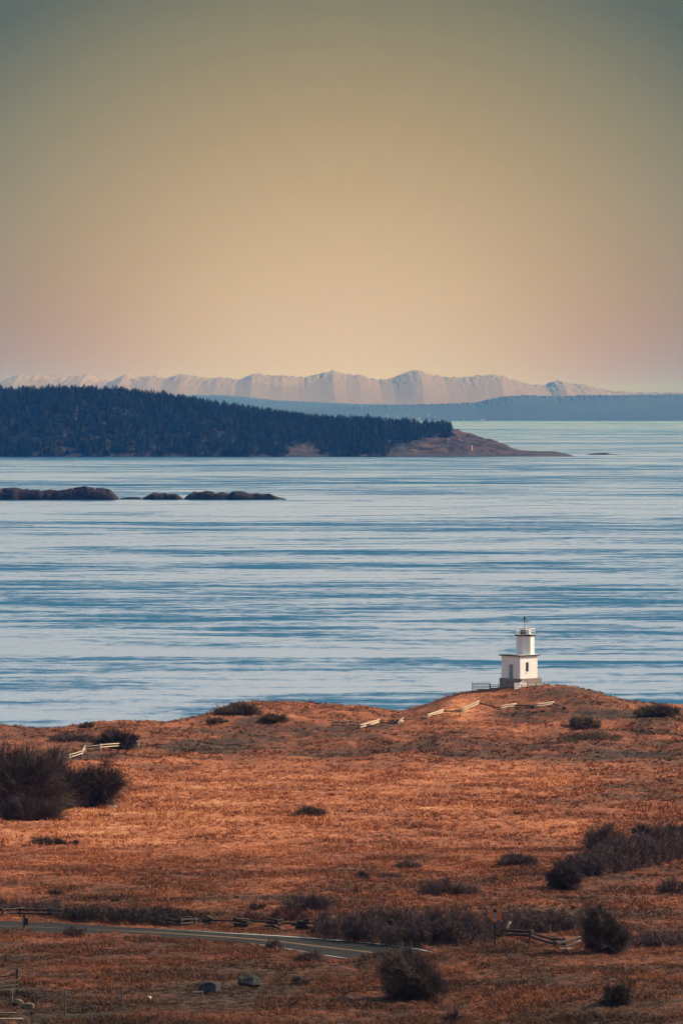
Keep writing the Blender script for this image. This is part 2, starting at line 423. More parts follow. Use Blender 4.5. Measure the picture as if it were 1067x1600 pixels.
me = mesh_np('ground', np.stack([Xg, Yg, Zg], -1).reshape(-1, 3), grid_faces(len(rows), len(cc)), True, {'tone': tone(Xg, Yg).ravel()})
tag(link('ground', me, M_ground), kind='structure')

# ------------------------------------------------------------------ roads
def strip(name, m, xs, ya, yb, nacross, lift, parent=None):
    v = []
    for x, a, b in zip(xs, ya, yb):
        for k in range(nacross + 1):
            y = a + (b - a) * k / nacross
            v.append((x, y, float(Hs(x, y)) + lift))
    me = mesh_np(name, np.array(v), grid_faces(len(xs), nacross + 1), True)
    return link(name, me, m, parent)
xs = np.arange(-70, 60, .5)
tag(strip('road', M_asph, xs, road_near(xs), road_far(xs), 12, .0), kind='structure')
fw = lambda x: (road_far(x) - road_near(x))
rx = np.random.RandomState(5)
xw = xs[xs > u2x(240, 388)]; ww = .08 + .42 * sm(-13, -4, xw); xnr = xs[xs > u2x(385, 366)]
tag(strip('white_edge_line', M_white_line, xw, road_far(xw) - .05 * fw(xw) - ww, road_far(xw) - .05 * fw(xw), 1, .006), kind='structure')
tag(strip('near_edge_line', M_white_line, xnr, road_near(xnr) + .05 * fw(xnr), road_near(xnr) + .05 * fw(xnr) + .35, 1, .006), kind='structure')
for k, o in enumerate((-.3, .3)):
    wy = .05 + .12 * sm(-20, -8, xs)
    tag(strip('centre_line', M_yellow_line, xs, (road_near(xs) + road_far(xs)) / 2 + o - wy, (road_near(xs) + road_far(xs)) / 2 + o + wy, 1, .006), kind='structure')
xd = np.arange(_dx[0] + .1, _dx[-1] - .05, .4)
tag(strip('driveway', M_asph, xd, np.interp(xd, _dx, _dyn), np.interp(xd, _dx, _dyf), 8, .0), kind='structure')

# ------------------------------------------------------------------ dry grass
def tufts(seed, y0, y1, per_m2, blades, hgt, wid, x0=0., x1=1.1):
    r = np.random.RandomState(seed)
    a = (.0667 * (x1 - x0)) * (y1 ** 2 - y0 ** 2)
    n = int(a * per_m2)
    y = np.sqrt(y0 ** 2 + r.rand(n) * (y1 ** 2 - y0 ** 2)); x = np.sign(r.rand(n) - .5) * (x0 + (x1 - x0) * r.rand(n)) * .0667 * y
    dens = sm(-.5, .5, fbm(x / 6, y / 8, 3, 33)) * .6 + .4
    keep = (r.rand(n) < dens) & (road_d(x, y) > .15) & (drive_d(x, y) > .1) & (y < 893) & (np.hypot(x - 30.8, y - 889) > 4.2)
    x = x[keep]; y = y[keep]; n = len(x)
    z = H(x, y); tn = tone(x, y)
    size = (.55 + .9 * r.rand(n)) * (0.65 + .7 * sm(-.4, .5, fbm(x / 3.5, y / 4.5, 2, 37)))
    near = np.minimum(road_d(x, y), drive_d(x, y)); size *= .5 + .5 * sm(0, 2.0, near)
    B = blades; px = np.repeat(x, B); py = np.repeat(y, B); pz = np.repeat(z, B); sz = np.repeat(size, B)
    N_ = n * B; an = r.rand(N_) * 2 * np.pi; rad = r.rand(N_) * .16 * sz
    bx = px + np.cos(an) * rad; by = py + np.sin(an) * rad
    L = hgt * sz * (.5 + .6 * r.rand(N_))
    lean = .35 + .5 * r.rand(N_)
    dx = np.cos(an) * lean * 1.25 - .12; dy = np.sin(an) * lean * 1.25
    ta = r.rand(N_) * np.pi; wx = np.cos(ta) * wid * sz; wy = np.sin(ta) * wid * sz
    V = np.stack([np.stack([bx - wx, by - wy, pz - .05], -1), np.stack([bx + wx, by + wy, pz - .05], -1),
                  np.stack([bx + dx * L, by + dy * L, pz + L * .85], -1)], 1).reshape(-1, 3)
    return V, np.repeat(tn, B), r.rand(N_)
parts = [tufts(1, 288, 400, 16, 9, .20, .020), tufts(2, 400, 520, 7, 8, .25, .030), tufts(3, 520, 700, 2.2, 7, .32, .055), tufts(4, 700, 895, 1.2, 7, .28, .07),
         tufts(5, 260, 400, 6, 8, .26, .034, 1.1, 2.3), tufts(6, 400, 560, 2.4, 7, .32, .055, 1.1, 2.3), tufts(7, 560, 895, .9, 6, .34, .08, 1.1, 2.2)]
V = np.concatenate([p[0] for p in parts]); tn = np.concatenate([p[1] for p in parts]); rn = np.concatenate([p[2] for p in parts])
me = mesh_np('dry_grass', V, np.arange(len(V)).reshape(-1, 3), False, {'tone': np.repeat(tn, 3)}, {'rnd': rn})
tag(link('dry_grass', me, M_grass), 'rust and straw coloured dry grass covering the coastal field', 'grass', kind='stuff')

# ------------------------------------------------------------------ bare shrubs
def shrub_geo(seed, w, h, dp=None, lean=0., nst=16, ntw=900, base=.2, tw=.016, drop=0., shape=1.0):
    r = np.random.RandomState(seed); dp = dp or w * .8
    stems = []; paths = []; nst = int(nst * 2.6); ntw = int(ntw * 1.15)
    for i in range(nst):
        a = r.rand() * 2 * math.pi; el = math.asin(r.rand() ** shape * .98 + .02)
        k = (.45 + .55 * r.rand() ** .5) * (.84 + .16 * math.sin(a * 3 + seed) * math.cos(el * 4) + .14 * math.sin(a * 5 + seed * 2.3 + el * 3))
        tip = np.array([math.cos(a) * math.cos(el) * w / 2 * k, math.sin(a) * math.cos(el) * dp / 2 * k, (drop + (1 - drop) * math.sin(el)) * h * k])
        if lean < -.2 and tip[0] > 0: tip[0] *= .5
        st = np.array([math.cos(a) * base * w * r.rand() * .5, math.sin(a) * base * dp * r.rand() * .5, -.1])
        pts = []
        for t in np.linspace(0, 1, 6):
            p = st * (1 - t) + tip * t
            p[2] = st[2] * (1 - t ** .8) + tip[2] * t ** .8
            p[0] += lean * h * (max(p[2], 0) / h) ** 1.3
            p += (r.rand(3) - .5) * .10 * h * t * (1, 1, .6)
            pts.append(p)
        paths.append(np.array(pts))
        for j in range(5):
            stems.append([*pts[j], *pts[j + 1], tw * (2.4 - .4 * j), tw * (2.0 - .4 * j)])
    P = np.array(paths)
    n = ntw; si = r.randint(0, nst, n); t = .3 + .7 * r.rand(n) ** .6; f = t * 5; i0 = np.minimum(f.astype(int), 4); fr = (f - i0)[:, None]
    o = P[si, i0] * (1 - fr) + P[si, i0 + 1] * fr
    d = P[si, i0 + 1] - P[si, i0]; d /= np.linalg.norm(d, axis=1, keepdims=True)
    cen = np.array([lean * h * .3, 0, h * .25])
    out = o - cen; out /= np.maximum(np.linalg.norm(out, axis=1, keepdims=True), .1)
    d = d * .35 + out * .5 + (r.rand(n, 3) - .5) * 1.7 + np.array([lean * .3, 0, .15]); d /= np.linalg.norm(d, axis=1, keepdims=True)
    L = (.09 + .20 * r.rand(n)) * (h + w) / 2
    m_ = o + d * (L * .5)[:, None] + (r.rand(n, 3) - .5) * L[:, None] * .2
    e = m_ + (d + np.array([0, 0, .25])) * (L * .5)[:, None]
    tws = [np.column_stack([o, m_, np.full(n, tw), np.full(n, tw * .8)]), np.column_stack([m_, e, np.full(n, tw * .8), np.full(n, tw * .4)])]
    for q_ in range(2):
        d2 = d + (r.rand(n, 3) - .5) * 1.6; d2 /= np.linalg.norm(d2, axis=1, keepdims=True)
        e2 = m_ + d2 * (L * (.35 + .3 * r.rand(n)))[:, None]
        tws.append(np.column_stack([m_, e2, np.full(n, tw * .7), np.full(n, tw * .35)]))
    tws = np.concatenate(tws)
    lo = np.minimum(tws[:, 2], tws[:, 5]) > -.15
    return np.array(stems), tws[lo]
def shrub(name, cat, label, u, row, wpx, hpx, m, seed, group=None, ms=None, **k):
    p = gp(u, row); s = F / p.y
    w_, h_ = wpx / s, hpx / s
    st, tw = shrub_geo(seed, w_, h_, **k)
    root = empty(name, p, label, cat, group)
    v, f = tubes(st, 5); link('stems', mesh_np('stems', v, f), ms or m, root)
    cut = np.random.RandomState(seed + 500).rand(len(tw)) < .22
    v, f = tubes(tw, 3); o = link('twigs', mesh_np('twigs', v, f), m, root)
    o.data.materials.append(M_lit_twig)
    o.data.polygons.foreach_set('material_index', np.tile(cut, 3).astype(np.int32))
    return root
T_ = 'bare_tree'; Sh = 'shrub'
# big bare trees at the left
shrub(T_, 'tree', 'widest leafless dark tree of the left thicket, at the left edge', 20, 1268, 200, 108, M_twig_dk, 1, tw=.028, nst=34, ntw=5200, shape=.8, dp=11)
shrub(T_, 'tree', 'leafless dark tree amid the left thicket, below the end of the rail fence', 88, 1262, 120, 84, M_twig_dk, 2, tw=.026, nst=26, ntw=3600, shape=.8, dp=9)
shrub(T_, 'tree', 'leafless dark tree at the right end of the left thicket, beside the small white log', 142, 1262, 116, 76, M_twig_dk, 3, tw=.024, nst=26, ntw=3600, lean=.12, shape=.7, dp=7)
shrub(Sh, 'shrub', 'low dark brush at the foot of the left thicket trees', 45, 1284, 130, 30, M_twig_dk, 4, tw=.02, nst=30, ntw=2400, dp=4)
shrub(Sh, 'shrub', 'rounded dark shrub just behind the pale rail fence on the left knoll', 185, 1169, 70, 32, M_twig_dk, 5, tw=.03, nst=22, ntw=2400, dp=5)
shrub(Sh, 'shrub', 'tiny dark shrub on the left skyline against the water', 136, 1139, 32, 8, M_twig_gn, 6, tw=.03, nst=14, ntw=700, dp=3)
shrub(Sh, 'shrub', 'large dark green scrub mound on the skyline left of centre', 374, 1120, 92, 17, M_twig_gn, 7, tw=.035, nst=26, ntw=3000, dp=7, lean=-.1)
shrub(Sh, 'shrub', 'low green scrub patch just below the skyline mound, left one', 338, 1132, 40, 8, M_twig_gn, 8, tw=.035, nst=16, ntw=900, dp=4)
shrub(Sh, 'shrub', 'low green scrub patch just below the skyline mound, right one', 428, 1129, 54, 9, M_twig_gn, 9, tw=.035, nst=16, ntw=1000, dp=4)
shrub(Sh, 'shrub', 'dark green scrub in the hollow right of the lighthouse knoll', 912, 1137, 66, 14, M_twig_gn, 10, tw=.035, nst=22, ntw=2200, dp=8)
shrub(Sh, 'shrub', 'dark scrub on the skyline at the right edge of the land', 1028, 1119, 84, 9, M_twig_gn, 11, tw=.035, nst=22, ntw=1800, dp=6)
shrub(Sh, 'shrub', 'small purple shrub caught in the log fence below the knoll', 618, 1133, 22, 10, M_twig, 12, tw=.028, nst=12, ntw=600)
shrub(Sh, 'shrub', 'narrow flat dark patch of brush in the middle of the orange field', 484, 1274, 56, 11, M_twig_gn, 13, tw=.025, nst=20, ntw=1100, dp=3)
shrub(Sh, 'shrub', 'long flat dark brush patch in the field below the left thicket', 76, 1322, 74, 9, M_twig_dk, 14, tw=.022, nst=20, ntw=1200, dp=2.5)
shrub(Sh, 'shrub', 'tiny dark tuft beside the long flat brush patch', 118, 1320, 15, 8, M_twig_dk, 15, tw=.02, nst=9, ntw=260)
shrub(T_, 'tree', 'pale domed leafless tree standing above the right thicket', 944, 1331, 80, 47, M_twig_pale, 16, tw=.017, nst=24, ntw=2000, shape=.7, ms=M_twig_pale)
shrub(Sh, 'shrub', 'small dark shrub behind the pale leafless tree, left of two', 1004, 1308, 48, 17, M_twig_dk, 17, tw=.022, nst=16, ntw=1100)
shrub(Sh, 'shrub', 'small dark shrub at the right edge of the photo behind the thicket', 1054, 1304, 46, 19, M_twig_dk, 18, tw=.022, nst=16, ntw=1100)
shrub(Sh, 'shrub', 'low rounded purple shrub left of the right hand thicket', 808, 1357, 72, 19, M_twig, 19, tw=.02, nst=22, ntw=1700)
shrub('windswept_shrub', 'shrub', 'windswept dark shrub leaning left at the tip of the right thicket', 888, 1392, 74, 50, M_twig_dk, 20, tw=.018, nst=24, ntw=2400, lean=-.28, base=.25, drop=.2)
shrub('windswept_shrub', 'shrub', 'windswept dark shrub leaning left by the pale broken rails on the right', 958, 1493, 96, 78, M_twig_dk, 21, tw=.014, nst=34, ntw=4200, lean=-.48, base=.35, drop=.25)
shrub('windswept_shrub', 'shrub', 'biggest windswept shrub, leaning left over the end of the road', 664, 1563, 128, 82, M_twig_br, 22, tw=.013, nst=36, ntw=4800, lean=-.62, base=.5, drop=.22)
shrub(Sh, 'shrub', 'purple fringe of bare twigs at the right foot of the biggest windswept shrub', 676, 1560, 56, 36, M_twig, 23, tw=.011, nst=20, ntw=1300, dp=2)
shrub(Sh, 'shrub', 'small dark pointed shrub near the bottom right corner', 962, 1572, 60, 30, M_twig_dk, 24, tw=.013, nst=22, ntw=1900, dp=1.6)
shrub(Sh, 'shrub', 'small dark green shrub alone in the lower middle field', 566, 1374, 27, 14, M_twig_gn, 25, tw=.02, nst=14, ntw=900, dp=1.6)
shrub(Sh, 'shrub', 'faint low brush right of the small green shrub', 610, 1374, 56, 6, M_twig, 26, tw=.015, nst=14, ntw=500, dp=2)
shrub(Sh, 'shrub', 'faint low brush above and right of the small dark green shrub', 640, 1358, 60, 9, M_twig, 27, tw=.016, nst=16, ntw=800, dp=2)
shrub(Sh, 'shrub', 'low grey brush in the lower field above the roadside thicket', 700, 1402, 120, 18, M_twig, 28, tw=.015, nst=30, ntw=1500, dp=3)
shrub(Sh, 'shrub', 'low domed purple shrub behind the middle roadside fence', 478, 1428, 100, 28, M_twig, 29, tw=.016, nst=26, ntw=2200, dp=3)
shrub(Sh, 'shrub', 'small purple shrub left of the domed shrub behind the roadside fence', 400, 1424, 32, 12, M_twig, 30, tw=.015, nst=12, ntw=600)
shrub(Sh, 'shrub', 'reddish rose shrub behind the crossed logs, left one', 392, 1444, 48, 17, M_twig_red, 31, tw=.014, nst=16, ntw=800)
shrub(Sh, 'shrub', 'reddish rose shrub behind the crossed logs, wider right one', 456, 1444, 84, 19, M_twig_red, 32, tw=.014, nst=22, ntw=1300)
shrub(Sh, 'shrub', 'tiny dark brush clump in the left field above the road', 88, 1400, 30, 8, M_twig_dk, 33, tw=.018, nst=10, ntw=420)
shrub(Sh, 'shrub', 'thin dark shrub on the near side of the road at the left', 116, 1468, 46, 17, M_twig_dk, 34, tw=.010, nst=16, ntw=600)
shrub(Sh, 'shrub', 'thin brown shrub on the near verge of the road, middle of the photo', 430, 1482, 34, 14, M_twig, 35, tw=.010, nst=14, ntw=600)
shrub(Sh, 'shrub', 'thin dark shrub on the near verge where the road is widest', 486, 1506, 60, 16, M_twig, 36, tw=.010, nst=20, ntw=900)
shrub(Sh, 'shrub', 'dark tuft of brush right of the grey boulder in the foreground', 470, 1543, 40, 12, M_twig_dk, 37, tw=.010, nst=12, ntw=500)
shrub(Sh, 'shrub', 'dark tuft cut by the bottom edge of the photo', 710, 1603, 34, 20, M_twig_dk, 38, tw=.010, nst=12, ntw=700)
shrub(Sh, 'shrub', 'bare purple shrub low at the right edge above the last windswept shrub', 1052, 1398, 60, 26, M_twig, 39, tw=.014, nst=16, ntw=900)
# continuous thickets nobody could count
def thicket(label, pts, m, seed, step=14, tw=.014, ntw=330, hs=1.0):
    """pts: (u, row of the foot, height px)"""
    r = np.random.RandomState(seed); SS = []
    us = np.arange(pts[0][0], pts[-1][0], step)
    for u in us:
        row = np.interp(u, [p[0] for p in pts], [p[1] for p in pts]); hp = np.interp(u, [p[0] for p in pts], [p[2] for p in pts])
        for lay in range(2):
            y = yhit(u, row - lay * hp * .28); y += r.rand() * 1.0
            x = (u + (r.rand() - .5) * step - 533.5) * y / F; s = F / y
            st, t2 = shrub_geo(r.randint(9999), step * 3.0 / s, hp * (.72 + .4 * r.rand()) * hs / s, dp=2.5, nst=8, ntw=ntw, tw=tw, base=1.2, drop=.3)
            a = np.concatenate([st, t2]); z = float(H(x, y))
            a[:, [0, 3]] += x; a[:, [1, 4]] += y; a[:, [2, 5]] += z
            SS.append(a)
    v, f = tubes(np.concatenate(SS), 3)
    return tag(link('thicket', mesh_np('thicket', v, f), m), label, 'thicket', kind='stuff')
thicket('dense purple thicket running along the far side of the road bend', [(505, 1466, 36), (560, 1473, 48), (640, 1480, 52), (720, 1480, 50), (760, 1474, 42), (800, 1462, 32), (880, 1458, 30), (910, 1458, 24)], M_twig, 50, tw=.013, ntw=520)
thicket('dark thicket behind the left end of the roadside fence', [(85, 1437, 12), (120, 1441, 22), (240, 1447, 24), (300, 1442, 14)], M_twig_dk, 51, tw=.013, ntw=300)
thicket('brown band of brush behind the left roadside rails', [(-10, 1427, 16), (90, 1428, 16)], M_twig, 52, tw=.012, ntw=200)
thicket('broad purple thicket sweeping to the right edge of the photo', [(885, 1372, 28), (930, 1372, 44), (980, 1364, 56), (1030, 1352, 50), (1090, 1344, 48)], M_twig, 53, step=10, tw=.017, ntw=520)
thicket('low brush band right of the windswept shrub', [(975, 1482, 14), (1085, 1478, 18)], M_twig, 54, tw=.012, ntw=260)
thicket('low dull brush below the right skyline', [(880, 1160, 8), (960, 1156, 8)], M_twig_gn, 55, step=14, tw=.03, ntw=60)
thicket('low brown brush along the left skyline slope', [(95, 1160, 9), (150, 1162, 10)], M_twig, 56, step=12, tw=.026, ntw=160)

# ------------------------------------------------------------------ fences
RL = random.Random(4)
def log_mb(mb, p, q_, r, n=7):
    p = Vector(p); q_ = Vector(q_); pts = []; rr = []
    for i in range(5):
        t = i / 4
        pts.append(p.lerp(q_, t) + Vector((RL.uniform(-1, 1), RL.uniform(-1, 1), RL.uniform(-1, 1))) * r * .25)
        rr.append(r * RL.uniform(.8, 1.12))
    mb.tube(pts, r, n, rr)
def on(x, y, dz=0): return Vector((x, y, float(H(x, y)) + dz))
def rail_fence(label, verts, m, group=None, heights=(.3, .75), r=.1, posts=True, skip=(), over=.25, mats=None, low=()):
    """verts: ground points; one rail mesh per rail"""
    root = empty('rail_fence', verts[0], label, 'fence', group)
    o0 = verts[0]
    for i in range(len(verts) - 1):
        if i in skip: continue
        a, b = verts[i], verts[i + 1]; d = (b - a); d.z = 0; d = d.normalized() * over
        for j, hh in enumerate(heights if i not in low else heights[:1]):
            h2 = hh + (.08 if i % 2 else 0)
            mb = MB(); log_mb(mb, a - o0 - d + Vector((0, 0, h2)), b - o0 + d + Vector((0, 0, h2)), r)
            mb.build('rail', (mats[i] if mats else m), root, smooth=True)
    if posts:
        for i, a in enumerate(verts):
            mb = MB(); log_mb(mb, a - o0 - Vector((0, 0, .2)), a - o0 + Vector((RL.uniform(-.06, .06), 0, max(heights) + .22)), r * 1.05, 6)
            mb.build('post', m, root, smooth=True)
    return root
# worm fence around the lighthouse knoll: alternate panels face the sun, the others are painted as shaded
def zig(us_rows, amp):
    out = []
    for i, (u, row) in enumerate(us_rows):
        g = gp(u, row); y = g.y + (amp if i % 2 else -amp)
        out.append(on((u - 533.5) * y / F, y))
    return out
kn = [(563, 1140), (592, 1132), (622, 1132), (629, 1129), (667, 1123), (692, 1117), (721, 1112), (748, 1104), (780, 1106.5), (805, 1104.5), (836, 1106.5), (864, 1105.5), (884, 1108)]
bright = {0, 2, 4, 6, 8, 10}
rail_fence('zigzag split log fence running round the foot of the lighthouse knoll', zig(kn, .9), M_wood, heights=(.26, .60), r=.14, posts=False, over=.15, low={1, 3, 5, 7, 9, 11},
           mats=[M_wood if k in bright else M_wood_shade for k in range(12)])
rail_fence('short dark rail fence at the left end of the zigzag log fence', [on(u2x(u, y), y) for u, y in ((520, 812), (548, 811), (561, 806))], M_wood_mid, heights=(.3, .8), r=.11)
mb = MB(); p = gp(988, 1122); log_mb(mb, (0, 0, 0), (-.5, 0, .9), .08); log_mb(mb, (0, 0, .1), (1.1, .2, .35), .08)
tag(mb.build('leaning_log', M_wood_mid, None, p, smooth=True), 'small leaning log on the slope right of the knoll', 'log')
# rail fence on the left knoll
lf = [gp(109, 1190), gp(129, 1182), gp(133, 1176), gp(157, 1174), gp(189, 1171), gp(216, 1168)]
rail_fence('pale post and rail fence with a kink on the left knoll', lf, M_wood, heights=(.45, .8), r=.085)
p = gp(176, 1266); mb = MB(); log_mb(mb, (-.55, 0, .12), (.55, .2, .16), .13)
tag(mb.build('fallen_log', M_wood, None, p, smooth=True), 'small white log lying in the grass right of the left thicket', 'log')
# roadside log fences
rail_fence('dark rail fence along the road at the left edge', [gp(-20, 1437), gp(4, 1437), gp(32, 1436), gp(78, 1437), gp(94, 1439)], M_wood_dk, heights=(.25, .58), r=.09)
rail_fence('dark rail fence hidden in brush, second from the left along the road', [gp(246, 1444), gp(282, 1448), gp(304, 1447)], M_wood_dk, heights=(.2, .5), r=.09)
def log_pile(label, u, row, m, seed, n=5, L=1.6, group=None):
    global RL
    p = gp(u, row); root = empty('log_pile', p, label, 'log pile', group); rr = random.Random(seed)
    for i in range(n):
        a = rr.uniform(-.5, .5) + (math.pi if i % 2 else 0); dz = rr.uniform(-.15, .35)
        mb = MB(); c = Vector((rr.uniform(-.3, .3), rr.uniform(-.3, .3), .13 + .14 * i))
        d = Vector((math.cos(a), math.sin(a) * .6, dz)) * L / 2 * rr.uniform(.5, .9)
        log_mb(mb, c - d, c + d, .11); mb.build('log', m, root, smooth=True)
    return root
log_pile('crossed dark logs with a pale cut end, leftmost pile along the road', 284, 1447, M_wood_dk, 1, 5, 1.7)
log_pile('low crossed dark logs along the road, second pile from the left', 328, 1447, M_wood_dk, 2, 4, 1.4)
log_pile('crossed logs forming a triangle by the road, third pile from the left', 374, 1452, M_wood_dk, 3, 5, 1.9)
log_pile('stubby crossed logs by the road, fourth pile from the left', 426, 1454, M_wood_dk, 4, 6, 1.5)
log_pile('stubby crossed logs by the road, fifth pile from the left beside the thicket', 472, 1454, M_wood_dk, 5, 6, 1.5)
rail_fence('long dark rails linking the crossed log piles along the middle of the road', [gp(328, 1447), gp(374, 1451), gp(426, 1453), gp(472, 1453), gp(512, 1455)], M_wood_dk, heights=(.42,), r=.085, posts=False)
# tumbled log fence at the right
rail_fence('tumbled split log fence beside the orange diamond sign', [gp(756, 1466), gp(789, 1470), gp(828, 1472), gp(866, 1479), gp(882, 1482)], M_wood_dk, heights=(.2, .5), r=.1, posts=True)
rt = empty('broken_rails', gp(888, 1486), 'pale broken rails lying at the right end of the tumbled fence', 'rails')
for (a, b) in (((-.7, .2, .35), (1.0, -.4, .85)), ((-.4, -.5, .1), (.8, -.9, .6)), ((-.8, -1.4, .1), (.1, -1.5, .12))):
    mb = MB(); log_mb(mb, a, b, .1); mb.build('rail', M_wood, rt, smooth=True)
mb = MB(); p = gp(789, 1469); log_mb(mb, (-.15, 0, .2), (.35, -.1, 1.15), .11)
tag(mb.build('log', M_wood, None, p, smooth=True), 'pale upright log leaning on the tumbled fence right of the sign post', 'log')

# ------------------------------------------------------------------ diamond sign
p = gp(773, 1484); s = F / p.y
root = empty('road_sign', p, 'orange diamond warning sign on a thin dark post beside the road', 'road sign')
hs = 62 / s
mb = MB(); mb.box((0, 0, hs / 2 - .2), (.11, .05, hs + .3)); mb.build('post', M_dark, root)
zc = 50 / s; rd = 12.2 / s
def plate(name, pts, y0, y1, m):
    mb = MB(); n = len(pts); v = [(x, y0, z) for x, z in pts] + [(x, y1, z) for x, z in pts]
    mb.add(v, [tuple(range(n)), tuple(reversed(range(n, 2 * n)))] + [(k, (k + 1) % n, n + (k + 1) % n, n + k) for k in range(n)])
    return mb.build(name, m, root)
c_ = .12
dia = [(x * rd, zc + z * rd) for x, z in ((c_, 1 - c_), (1 - c_, c_), (1 - c_, -c_), (c_, -1 + c_), (-c_, -1 + c_), (-1 + c_, -c_), (-1 + c_, c_), (-c_, 1 - c_))]
plate('sign_face', dia, -.055, -.03, M_orange)
k = rd
plate('symbol_top', [(x * k, zc + z * k) for x, z in ((0, .93), (.34, .55), (.2, .55), (.2, .38), (-.2, .38), (-.2, .55), (-.34, .55))], -.062, -.0565, M_dark)
plate('symbol', [(x * k, zc + z * k) for x, z in ((.2, .37), (.24, -.12), (.12, -.45), (-.12, -.45), (-.24, -.12), (-.2, .37))], -.062, -.0565, M_grey_s)
for dx in (-.16, 0, .16):
    plate('symbol_dot', [(x * k, zc + z * k) for x, z in ((dx + .045, -.52), (dx + .045, -.62), (dx - .045, -.62), (dx - .045, -.52))], -.062, -.0565, M_stone_w)
# post with hooked top and small dark plate, left roadside
p = gp(38, 1453.5); s = F / p.y
root = empty('marker_post', p, 'short dark roadside post with a small plate and hooked top at the left', 'post')
mb = MB(); mb.box((0, 0, .55), (.16, .14, 1.5)); mb.build('post', M_wood_dk, root, bevel=.01)
mb = MB(); mb.box((.17, -.02, .62), (.24, .05, .52)); mb.build('plate', M_dark, root, bevel=.01)
mb = MB(); mb.tube([(-.14, 0, -.1), (-.14, 0, 1.05), (-.2, 0, 1.14), (-.3, 0, 1.12)], .03); mb.build('hook', M_wood_mid, root)

# bottom left corner: gate, bollards, rocks, boards
p = gp(27, 1559); s = F / p.y
root = empty('wooden_gate', p, 'wooden rail gate with tall dark post in the bottom left corner', 'gate')
mb = MB(); mb.box((0, 0, 41 / s / 2 - .1), (.13, .13, 41 / s + .2)); mb.build('gate_post', M_wood_dk, root, bevel=.01)
mb = MB(); mb.box((-1.12, .3, 34 / s / 2 - .1), (.13, .13, 36 / s)); mb.build('gate_post', M_wood_dk, root, bevel=.01)
mb = MB(); mb.box((-2.5, .7, 34 / s / 2 - .1), (.13, .13, 36 / s)); mb.build('gate_post', M_wood_dk, root, bevel=.01)
for hh in (11, 17, 24):
    mb = MB(); mb.beam((-2.6, .74, (hh - 11) / s), (.02, -.08, hh / s - .05), .05, .085); mb.build('rail', M_wood, root)
mb = MB(); mb.beam((-2.6, .74, 20 / s), (.02, -.08, 31 / s), .04, .07); mb.build('rail', M_wood_dk, root)
p = gp(18, 1566); mb = MB(); mb.box((0, 0, .28), (.16, .14, .9)); tag(mb.build('short_post', M_wood_mid, None, p, bevel=.015), 'short squared wooden post in front of the gate', 'post')
def boulder(name, label, cat, u, row, w_, h_, m, seed, dp=None, pointy=1.0, rough=.25):
    p = gp(u, row); s = F / p.y; w2, h2 = w_ / s, h_ / s
    bm = bmesh.new(); bmesh.ops.create_icosphere(bm, subdivisions=4, radius=1)
    co = np.array([v.co[:] for v in bm.verts])
    rr = np.random.RandomState(seed)
    for _ in range(16):       # planar cuts make a broken stone
        n = rr.randn(3); n /= np.linalg.norm(n); d = .62 + .3 * rr.rand(); e = co @ n - d
        co -= np.maximum(e, 0)[:, None] * n
    co *= (1 + rough * .4 * fbm(co[:, 0] * 2.3 + seed, co[:, 1] * 2.3 + co[:, 2] * 1.7, 3, seed))[:, None]
    for v, c in zip(bm.verts, co): v.co = (c[0] * w2 / 2 / .85, c[1] * (dp or w2) / 2, c[2] * h2 * .62 + h2 * .40)
    me = bpy.data.meshes.new(name); bm.to_mesh(me); bm.free()
    return tag(link(name, me, m, None, p), label, cat)
boulder('boulder', 'grey boulder with pale top in the foreground grass', 'boulder', 389, 1546, 36, 22, M_rock, 3)
boulder('boulder', 'dark mottled rounded boulder behind the white board on a post', 'boulder', 329, 1552, 34, 18, M_rock, 8)
boulder('tan_rock', 'tan rock next to the gate, larger right one', 'rock', 45, 1575, 20, 11, M_rock_tan, 5)
boulder('tan_rock', 'tan rock next to the gate, smaller left one', 'rock', 28, 1572, 18, 9, M_rock_tan, 6)
boulder('white_stone', 'small white stone in the grass beside the driveway', 'stone', 234, 1562, 6, 5, M_stone_w, 7)
for (u, r_, hp, lb) in ((101, 1590, 40, 'blue grey post beside the driveway, taller left one of two'), (190, 1582, 38, 'blue grey post at the end of the driveway, right one of two')):
    p = gp(u, r_); s = F / p.y; mb = MB(); mb.prism((0, 0), .05, -.3, hp / s, 10); mb.prism((0, 0), .058, hp / s, hp / s + .03, 10)
    tag(mb.build('guide_post', M_bolla, None, p), lb, 'post')
p = gp(316, 1565); s = F / p.y
root = empty('board_sign', p, 'low white board on a short post in front of the dark boulder', 'sign')
mb = MB(); mb.box((0, 0, .18), (.11, .1, .7)); mb.build('post', M_wood_mid, root, bevel=.01)
mb = MB(); mb.box((-.27, .07, .5), (.62, .03, .09)); mb.build('board', M_wood, root)
for (u, r_, w_, h_, lb) in ((14, 1597, 44, .12, 'pale weathered plank lying by the driveway, wider front one'), (10, 1590, 30, .07, 'pale weathered plank lying by the driveway, thinner rear one')):
    p = gp(u, r_); mb = MB(); mb.box((0, 0, .12), (w_ / (F / p.y), .5 if h_ > .1 else .15, h_), .05); tag(mb.build('plank', M_wood_mid, None, p, bevel=.02), lb, 'plank')

# ------------------------------------------------------------------ lighthouse
LY = 889.0; LS = F / LY
LX = (811.5 - 533.5) / LS
z0 = CAMZ - (1070 - HZ) / LS
LP = Vector((LX, LY, z0))
lh = empty('lighthouse', LP, 'small white lighthouse with a square base room and short tower on the grassy knoll', 'lighthouse')
Q = math.pi / 4
def zz(row): return (1070 - row) / LS
mb = MB(); mb.box((.22, .22, (zz(1059.5) - 1.4) / 2), (5.25, 5.25, zz(1059.5) + 1.4), Q); mb.build('foundation', M_conc, lh, bevel=.03)
bw = 4.42; zb0, zb1 = zz(1059.5), zz(1024.6)
